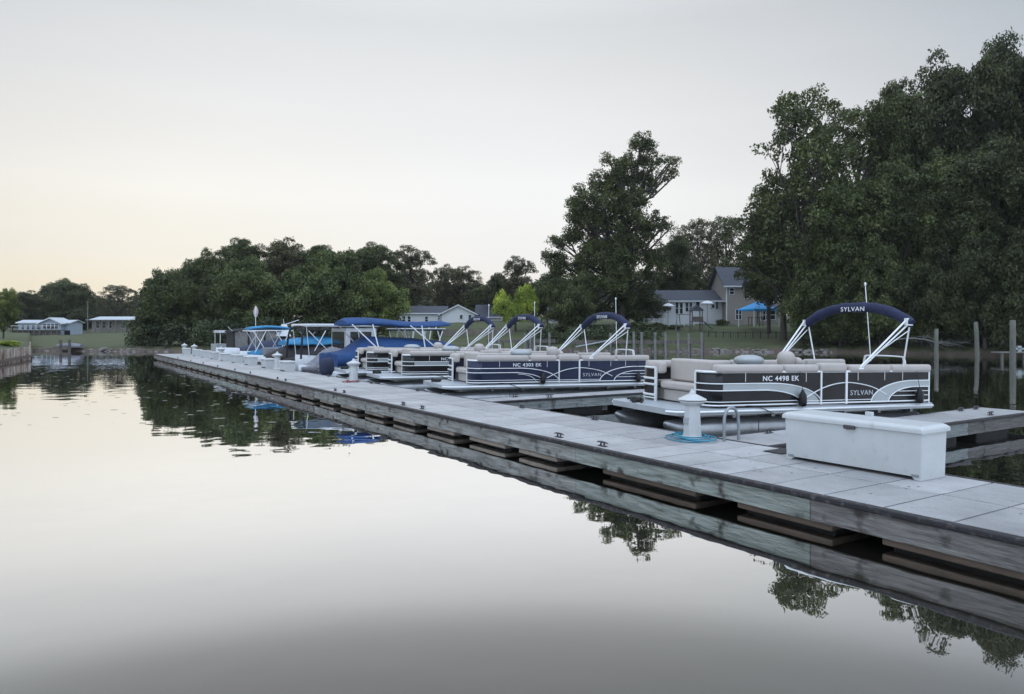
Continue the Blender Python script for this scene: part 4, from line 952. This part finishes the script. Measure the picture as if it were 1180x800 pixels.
# ------------------------------------------------------------------ trees
RNG = np.random.RandomState(11)
def leafcloud(cent, rad, per, size, droop=0, flat=.78, rnd=.6):
    """leaves on the outside of many small domed clumps, facing roughly outward"""
    per_ = (per * (rad / rad.mean()) ** 1.6).astype(int) + 6; c = np.repeat(cent, per_, 0); rr = np.repeat(rad, per_)[:, None]; n = len(c)
    d = RNG.normal(size=(n, 3)); d /= np.linalg.norm(d, axis=1)[:, None]
    d[:, 2] = np.where((d[:, 2] < -.2) & (RNG.uniform(size=n) < .6), -d[:, 2], d[:, 2])
    lump = 1 + .22 * np.sin(d[:, :1] * 5 + c[:, :1] * 3) * np.cos(d[:, 1:2] * 6 + c[:, 1:2] * 2)
    p = c + d * rr * lump * (.45 + .55 * RNG.uniform(0, 1, (n, 1)) ** .5) * np.array([1, 1, flat])
    p += RNG.normal(size=(n, 3)) * size * .5
    p[:, 2] -= droop * RNG.uniform(0, 1, n)
    nn = d * .7 + np.array([0, 0, .5]) + RNG.normal(size=(n, 3)) * rnd; nn /= np.linalg.norm(nn, axis=1)[:, None]
    a = np.cross(nn, RNG.normal(size=(n, 3))); a /= np.linalg.norm(a, axis=1)[:, None]
    b = np.cross(nn, a); s = size * RNG.uniform(.6, 1.35, (n, 1)); a = a * s; b = b * s * .6
    v = np.stack([p - a, p + b * .9 - a * .1, p + a, p - b * .9 - a * .1], 1).reshape(-1, 3)
    return v
def crown_mesh(name, v, m):
    n = len(v) // 4; me = bpy.data.meshes.new(name); me.vertices.add(len(v)); me.vertices.foreach_set('co', v.astype(np.float32).ravel())
    me.loops.add(len(v)); me.loops.foreach_set('vertex_index', np.arange(len(v), dtype=np.int32)); me.polygons.add(n)
    me.polygons.foreach_set('loop_start', np.arange(0, len(v), 4, dtype=np.int32)); me.polygons.foreach_set('loop_total', np.full(n, 4, dtype=np.int32))
    me.materials.append(m); me.update(); me.validate(); return me
def make_tree(lobes, ncl, per, leaf, crad, hgt, trunk_r, fork=.35, shell=.45, droop=0, lean=(0, 0), flat=.8):
    """lobes: (x,y,z,rx,ry,rz); returns (trunk mesh, crown mesh, width, height)"""
    vol = np.array([l[3] * l[4] * l[5] for l in lobes]) ** .75; vol /= vol.sum(); cs = []; who = []
    for k in range(ncl):
        i = RNG.choice(len(lobes), p=vol); l = lobes[i]; d = RNG.normal(size=3); d /= np.linalg.norm(d)
        if d[2] < -.35: d[2] *= -.6
        q = shell + (1 - shell) * RNG.uniform() ** .6
        cs.append([l[0] + d[0] * l[3] * q, l[1] + d[1] * l[4] * q, l[2] + d[2] * l[5] * q]); who.append(i)
    cs = np.array(cs); rad = crad * RNG.uniform(.55, 1.35, len(cs))
    v = leafcloud(cs, rad, per, leaf, droop, flat)
    cm = crown_mesh('crown', v, M['leaf'])
    t = MB(); zf = hgt * fork; tp = Vector((lean[0], lean[1], hgt * .82))
    def tr(z): k = z / (hgt * .82); return Vector((tp.x * k * k, tp.y * k * k, z))
    zs = [-.6, 0, .4, hgt * .15, zf, hgt * .55, hgt * .7, hgt * .82]
    t.tube([tr(max(z, 0)) + Vector((0, 0, min(z, 0))) for z in zs], [trunk_r * q for q in (1.5, 1.35, 1.05, .95, .75, .45, .25, .1)], 8)
    for i, l in enumerate(lobes):
        c = Vector(l[:3]); z0 = max(zf * .7, min(hgt * .7, c.z - l[5] * .9 - .12 * hgt)); s = tr(z0); mid = s.lerp(c, .5) + Vector((0, 0, -.04 * hgt))
        t.tube([s, mid, c], [trunk_r * .45, trunk_r * .3, trunk_r * .16], 6)
        idx = [j for j in range(len(cs)) if who[j] == i]; RNG.shuffle(idx)
        for j in idx[:max(3, int(len(idx) * .35))]:
            e = Vector(cs[j]); s2 = mid.lerp(c, RNG.uniform(.2, 1)); m2 = s2.lerp(e, .5) + Vector((RNG.uniform(-.3, .3), RNG.uniform(-.3, .3), .15 + .05 * (e - s2).length))
            t.tube([s2, m2, e], [trunk_r * .14, trunk_r * .09, trunk_r * .03], 4)
    me = t.build('trunk', M['bark']); tm = me.data; bpy.data.objects.remove(me)
    mn, mx_ = np.percentile(v, .3, 0), np.percentile(v, 99.7, 0)
    return tm, cm, (mn, mx_)
def lob(n, w, h0, h1, seed, rs=.5):
    q = random.Random(seed); o = []
    for k in range(n):
        a = k * 2.4 + q.uniform(-.4, .4); f = (k + .5) / n; z = h0 + (h1 - h0) * f; rr_ = w * .5 * math.sqrt(max(.05, 1 - (2 * f - .85) ** 2 * .7)); r_ = rr_ * q.uniform(.35, .65)
        s = w * .5 * q.uniform(rs * .8, rs * 1.2)
        o.append((r_ * math.cos(a), r_ * math.sin(a), z, s, s, s * q.uniform(.8, 1.05)))
    return o
P = {}
P['round'] = make_tree(lob(12, 11, 3.2, 9.4, 1, .50), 300, 165, .15, .82, 12, .32, .25, .5)
P['round2'] = make_tree(lob(14, 12, 2.4, 9.2, 5, .48), 330, 165, .15, .82, 12, .3, .2, .5)
P['low'] = make_tree(lob(13, 12, 1.4, 7.8, 9, .50), 260, 200, .15, .95, 10, .3, .15, .5)
P['oak'] = make_tree(lob(19, 13, 5, 18.6, 2, .46), 330, 200, .17, 1.1, 22, .42, .3, .5)
P['oak2'] = make_tree(lob(20, 14, 4.5, 19, 12, .44), 340, 200, .17, 1.1, 22, .42, .28, .5)
P['airy'] = make_tree(lob(20, 13, 4.5, 18, 3, .36), 300, 62, .16, .72, 21, .34, .3, .6, lean=(.6, 0), flat=.95)
P['airy2'] = make_tree(lob(18, 11, 4, 15, 23, .42), 300, 80, .15, .68, 17, .3, .3, .55, flat=.95)
P['bush'] = make_tree(lob(9, 5, .7, 3.2, 4, .5), 160, 110, .11, .48, 4, .1, .15, .5)
P['willow'] = make_tree([(-2.4, 0, 2.9, 2.2, 2, 2.2), (2.2, .3, 3.4, 2.3, 2.1, 2.7), (0, 0, 2.2, 2.4, 2, 1.8), (1.6, -.5, 4.8, 1.4, 1.4, 1.2)], 260, 120, .10, .5, 6.5, .22, .25, .45, droop=.45)
NT = [0]
def tree(kind, px, ytop, Y, wpx, col, label=None, group=None, name='tree', yaw=None, base=None, rot=None):
    tm, cm, (mn, mx_) = P[kind]; g = ground(px, Y) if base is None else base
    ht = ZY(ytop, Y) - g; w = wpx * Y / F
    r = empty(name, PX(px, Y, g - .05), R.uniform(0, 6.28) if yaw is None else yaw, label, 'bush' if name == 'bush' else 'tree', group)
    sx = w / (mx_[0] - mn[0]); sz = ht / mx_[2]; r.scale = (sx, sx, sz)
    for nm, me in (('trunk', tm), ('crown', cm)):
        o = bpy.data.objects.new(nm, me); C.objects.link(o); o.parent = r
        if nm == 'crown': o.color = (*col, 1)
    return r
DK, MD, GR, LT, YG, BR = (.036, .045, .016), (.050, .064, .021), (.064, .082, .027), (.098, .124, .032), (.24, .30, .045), (.066, .066, .032)
G_L, G_C, G_M, G_R = 'trees behind the left houses', 'trees of the wooded point behind the dock end', 'trees behind the middle houses', 'trees of the wooded right shore'
# far left
tree('round', 4, 333, 92, 34, LT, 'yellow green tree cut by the left edge of the photo', G_L, base=1)
tree('oak2', 28, 336, 172, 46, DK, 'dark tree behind the pale blue house', G_L)
tree('round2', 75, 323, 185, 66, MD, 'broad rounded tree between the two left houses', G_L)
tree('low', 92, 357, 160, 30, DK, 'small dark tree in front, beside the utility pole', G_L)
tree('airy', 137, 329, 215, 52, BR, 'brownish thin tree behind the dark lake house', G_L)
tree('airy2', 14, 346, 150, 30, MD, 'thin tree left of the pale blue house', G_L)
tree('oak', 108, 341, 230, 40, MD, 'low distant tree behind the gap between the left houses', G_L)
# wooded point
tree('low', 196, 312, 84, 74, MD, 'leftmost tree of the wooded point, touching the water', G_C)
tree('low', 176, 332, 86, 36, DK, 'low dark tree leaning over water at the tip of the point', G_C)
tree('round2', 238, 291, 102, 72, MD, 'tall tree second from the tip of the wooded point', G_C)
tree('low', 288, 298, 86, 92, GR, 'broad light green tree right behind the boat with black canopy', G_C)
tree('oak', 275, 276, 114, 60, MD, 'highest tree of the wooded point, left peak', G_C)
tree('oak2', 322, 277, 114, 70, BR, 'high brownish tree behind the flag, right peak', G_C)
tree('low', 378, 291, 88, 96, GR, 'big round tree behind the royal blue bimini', G_C)
tree('low', 434, 311, 92, 66, LT, 'bright green tree overhanging the left end of the ranch house', G_C)
tree('oak', 372, 284, 116, 66, MD, 'dark tree peeking above the big round tree', G_C)
tree('oak2', 430, 281, 122, 70, MD, 'dark tall tree above the bright green one', G_C)
tree('airy2', 236, 330, 90, 50, DK, 'shadowy low tree between the first two of the point', G_C)
# middle
tree('airy2', 474, 284, 142, 60, BR, 'airy round tree behind the ranch house roof, tallest there', G_M)
tree('airy2', 512, 305, 150, 34, BR, 'thin airy tree above the ranch house gable', G_M)
tree('airy2', 534, 307, 148, 52, BR, 'rounded airy tree right of the ranch house gable', G_M)
tree('round2', 558, 330, 140, 50, MD, 'low dark tree behind the grey roof', G_M)
tree('airy2', 597, 296, 128, 46, BR, 'airy tree rising behind the lime green willow', G_M)
tree('round', 574, 315, 132, 34, DK, 'dark tree left of the airy one behind the willow', G_M)
tree('willow', 594, 329, 98, 52, YG, 'lime green willow standing before the dark trees', None, name='willow_tree', yaw=0)
tree('low', 632, 316, 120, 60, MD, 'dark tree filling the gap right of the willow', G_M)
# the tall landmark tree
def px2(x, y, Y, X0, g): return ((x - X0) * Y / F, ZY(y, Y) - g)
Yt = 100; X0 = 716; gt = ground(X0, Yt)
L_ = []
for x, y, rx, ry_ in ((736, 176, 15, 13), (752, 190, 12, 11), (770, 192, 10, 8), (722, 196, 14, 12), (700, 190, 9, 6), (690, 205, 10, 7), (745, 212, 17, 12), (712, 220, 18, 14), (666, 226, 13, 9), (688, 238, 18, 13), (728, 238, 18, 14), (664, 252, 14, 12), (700, 262, 20, 16), (655, 280, 16, 14), (740, 270, 16, 12), (755, 258, 10, 8), (690, 292, 22, 18), (730, 300, 24, 18), (650, 312, 22, 18), (700, 330, 30, 20), (760, 300, 14, 16), (665, 345, 26, 16), (740, 340, 24, 16), (728, 212, 14, 14), (700, 225, 14, 12), (715, 250, 18, 14), (680, 262, 18, 14), (722, 282, 20, 16), (675, 312, 20, 16), (708, 312, 20, 16)):
    a, z = px2(x, y, Yt, X0, gt); L_.append((a, R.uniform(-2, 2) if y < 240 else R.uniform(-3, 3), z, rx * Yt / F * 1.1, rx * Yt / F * 1.3, ry_ * Yt / F * 1.55))
for q in list(L_):
    for _ in range(2):
        f_ = R.uniform(.45, .65); L_.append((q[0] + R.uniform(-1, 1) * q[3] * 1.0, q[1] + R.uniform(-1, 1) * q[4] * .8, q[2] + R.uniform(-1, .7) * q[5] * 1.1, q[3] * f_, q[4] * f_, q[5] * f_))
P['tall'] = make_tree(L_, 1250, 75, .15, .70, ZY(165, Yt) - gt, .50, .35, .30, lean=(1.6, 0), flat=1.0)
r = empty('tall_oak_tree', PX(X0, Yt, gt), 0, 'tallest tree standing alone with crown leaning right of centre', 'tree')
for nm, me in (('trunk', P['tall'][0]), ('crown', P['tall'][1])):
    o = bpy.data.objects.new(nm, me); C.objects.link(o); o.parent = r
    if nm == 'crown': o.color = (*MD, 1)
tree('low', 655, 318, 94, 64, MD, 'dark low tree at the left foot of the tallest tree', G_M)
tree('oak', 778, 272, 118, 50, DK, 'dark tree right behind the tallest tree', G_M)
tree('low', 735, 335, 106, 60, DK, 'low tree at the right foot of the tallest tree', G_M)
tree('airy', 806, 254, 138, 62, BR, 'airy tree above the white cottage roof', G_M)
tree('airy', 838, 250, 140, 62, MD, 'airy tree above the utility pole and beige house', G_M)
tree('airy2', 790, 300, 132, 56, DK, 'low thin tree behind the cottage', G_M)
# right wood
tree('airy', 925, 104, 82, 122, MD, 'airy tree sticking out of the wood against the sky', G_R, yaw=1.0)
tree('airy', 903, 205, 86, 112, MD, 'leafy tree at the left end of the right wood over the beige house', G_R)
tree('oak', 886, 228, 93, 66, DK, 'dark leafy tree covering the right half of the beige house', G_R)
tree('low', 930, 262, 84, 64, GR, 'bushy tree hanging down beside the blue tent', G_R)
tree('airy', 985, 126, 88, 120, MD, 'tall tree left of the main skyline of the right wood', G_R)
tree('oak', 1038, 98, 86, 96, MD, 'tall tree in the middle of the right skyline', G_R)
tree('oak2', 1095, 70, 84, 104, DK, 'tall dark tree right of the middle of the skyline', G_R)
tree('oak', 1158, 47, 80, 112, DK, 'highest tree at the right edge of the photo', G_R)
tree('oak2', 1235, 30, 76, 120, DK, 'tree just beyond the right edge of the wood', G_R)
tree('oak', 1330, 30, 70, 140, DK, 'outermost tree beyond the right edge', G_R)
tree('oak2', 965, 205, 80, 92, GR, 'lower tree below the airy one, above the navy bimini', G_R)
tree('oak', 1025, 190, 77, 96, MD, 'mid height tree right above the near bimini boot', G_R)
tree('oak2', 1090, 175, 74, 100, MD, 'mid height tree above the first mooring piling', G_R)
tree('oak', 1150, 165, 71, 110, DK, 'mid height tree above the pair of pilings', G_R)
tree('oak2', 1230, 150, 67, 120, DK, 'mid height tree just outside the right edge', G_R)
tree('low', 950, 300, 79, 78, MD, 'low shore tree left of the pole light', G_R)
tree('low', 1015, 290, 75, 84, MD, 'low shore tree behind the near bimini', G_R)
tree('low', 1075, 285, 72, 84, DK, 'low shore tree behind the first mooring piling', G_R)
tree('low', 1135, 270, 69, 90, DK, 'low shore tree behind the leaning piling', G_R)
tree('low', 1205, 265, 65, 100, DK, 'low shore tree cut by the right edge', G_R)
for px, yt, c in ((935, 352, MD), (968, 345, GR), (1000, 352, MD), (1032, 348, MD), (1062, 345, LT), (1092, 350, MD), (1125, 342, DK), (1158, 340, MD), (1190, 338, DK), (1225, 330, DK)):
    tree('bush', px, yt, shore(px) + 2.2, 48, c, {935: 'shore bush nearest the lawn', 968: 'shore bush below the pole light', 1000: 'shore bush behind the bimini lettering', 1032: 'shore bush behind the near bimini leg', 1062: 'yellowish shore bush left of the first piling', 1092: 'shore bush between first and leaning pilings', 1125: 'shore bush behind the leaning piling', 1158: 'shore bush left of the paired pilings', 1190: 'shore bush at the right photo edge', 1225: 'shore bush beyond the right edge'}[px], 'bushes along the right shore', 'bush')
for px, yt, Y, w, l in ((735, 371, 99, 26, 'hedge bush under the tallest tree'), (757, 372, 99, 24, 'bush below the white deck railing'), (832, 368, 104, 16, 'bush against the white cottage wall'), (504, 376, 92, 12, 'small round bush before the tan fence'), (690, 374, 98, 30, 'dark bush behind the nearest white picket fence'), (650, 376, 97, 26, 'bush below the small white house'), (8, 392, 62, 30, 'bright bush behind the bulkhead'), (778, 374, 99, 18, 'bush left of the play tower')):
    tree('bush', px, yt, Y, w, GR if px > 10 else YG, l, 'bushes in the gardens', 'bush')
# distant woods behind everything as one mass
cl = []
for k in range(1500):
    px = R.uniform(-300, 1500); Y = R.uniform(240, 290); g = ground(px, Y) if px > 36 else 3
    top = itp([(-300, 340), (0, 348), (120, 352), (200, 335), (400, 322), (560, 335), (700, 330), (850, 320), (1000, 250), (1500, 200)], px)
    z = R.uniform(0, 1) ** .8 * (ZY(top, Y) - g) + g; cl.append(PX(px, Y, z))
v = leafcloud(np.array([tuple(c) for c in cl]), np.full(len(cl), 4.0), 60, .75)
o = bpy.data.objects.new('distant_woods', crown_mesh('distant_woods', v, M['leaf'])); C.objects.link(o); o.color = (*DK, 1); tag(o, 'far-off dark wood closing the view behind the houses', 'woods', None, 'stuff')
# undergrowth along the wooded banks
cl = []
for a, b, n_, hh in ((150, 430, 260, 2.6), (930, 1420, 420, 3.6), (610, 760, 70, 1.6)):
    for k in range(n_):
        px = R.uniform(a, b); Y = shore(px) + R.uniform(.6, 9); cl.append(PX(px, Y, ground(px, Y) + R.uniform(0, hh)))
v = leafcloud(np.array([tuple(c) for c in cl]), np.full(len(cl), .9), 80, .15)
o = bpy.data.objects.new('undergrowth', crown_mesh('undergrowth', v, M['leaf'])); C.objects.link(o); o.color = (.034, .046, .02, 1); tag(o, 'dark undergrowth at the foot of the trees along the wooded banks', 'undergrowth', None, 'stuff')
# rocks along the open shores
m = MB()
for a, b, n_ in ((38, 200, 70), (470, 960, 320)):
    for k in range(n_):
        px = R.uniform(a, b); Y = shore(px) + R.uniform(-.3, .9); q = R.uniform(.08, .32); p = PX(px, Y, max(-.02, ground(px, Y) * .6))
        m.ell((p.x, p.y, p.z), (q * R.uniform(.8, 1.6), q, q * R.uniform(.4, .8)), 6, 4)
tag(m.build('shore_rocks', mat('shore_rock', (.09, .08, .07), .9, col2=(.24, .22, .20), scale=1.5)), 'small rocks scattered along the far waterline', 'rocks', None, 'stuff')
# fallen bare branch over the water at the right bank
def branch(m, p, d, ln, r_, lv):
    q = p; pts = [p]
    for k in range(4):
        d = (d + Vector((R.uniform(-.3, .3), R.uniform(-.3, .3), R.uniform(-.2, .12)))).normalized(); q = q + d * ln / 4; pts.append(q)
    m.tube(pts, [r_, r_ * .8, r_ * .65, r_ * .5, r_ * .3], 5)
    if lv:
        for k in (1, 2, 3, 4):
            branch(m, pts[k], (d + Vector((R.uniform(-1, 1), R.uniform(-.6, .6), R.uniform(-.5, .7)))).normalized(), ln * R.uniform(.45, .7), r_ * .5, lv - 1)
m = MB(); branch(m, PX(1030, 68, 1.4), Vector((.9, -.3, .12)), 3.4, .07, 3)
tag(m.build('fallen_branch', M['palep']), 'bare grey fallen branch reaching over the water left of the first piling', 'branch')
# litter on the deck
m = MB()
for k in range(420):
    u, v = R.uniform(-6, 30), R.uniform(.1, DW - .1); q = R.uniform(.004, .016) * (1.6 if k % 9 == 0 else 1); p = D(u, v, ZT + .0035); a = R.uniform(0, 6)
    m.add([(p.x + q * 1.5 * math.cos(a + t), p.y + q * math.sin(a + t), p.z) for t in (0, 1.2, 2.8, 4.3)], [(0, 1, 2, 3)], k % 3 == 0)
tag(m.build('deck_litter', [mat('dark_litter', (.06, .045, .03), .9), mat('pale_droppings', (.5, .5, .47), .8)]), 'specks of leaf litter and droppings scattered on the dock panels', 'litter', None, 'stuff')
# floating specks
m = MB()
for k in range(520):
    px = R.uniform(-50, 420) if R.random() < .75 else R.uniform(0, 1100); Y = R.uniform(18, 70); s = R.uniform(.02, .09); p = PX(px, Y, .004); a = R.uniform(0, 3)
    if (p - P0).dot(VX) > -.6: continue
    m.add([(p.x + s * 1.6 * math.cos(a + t) , p.y + s * math.sin(a + t), .004) for t in (0, 1.4, 2.9, 4.4)], [(0, 1, 2, 3)])
tag(m.build('floating_leaves', mat('pale_debris', (.35, .33, .26), .7), None), 'scattered pale leaf specks floating on the calm water', 'debris', None, 'stuff')

# ------------------------------------------------------------------ air
hz = bpy.data.materials.new('haze_air'); hz.use_nodes = True; t = hz.node_tree; t.nodes.clear()
ho = t.nodes.new('ShaderNodeOutputMaterial'); hv = t.nodes.new('ShaderNodeVolumePrincipled')
hv.inputs['Color'].default_value = (.92, .93, .92, 1); hv.inputs['Density'].default_value = .00018; hv.inputs['Anisotropy'].default_value = .25
t.links.new(hv.outputs[0], ho.inputs['Volume'])
m = MB(); m.box(-16000, 16000, -3200, 6600, -3.4, 48); tag(m.build('haze', hz), kind='stuff')
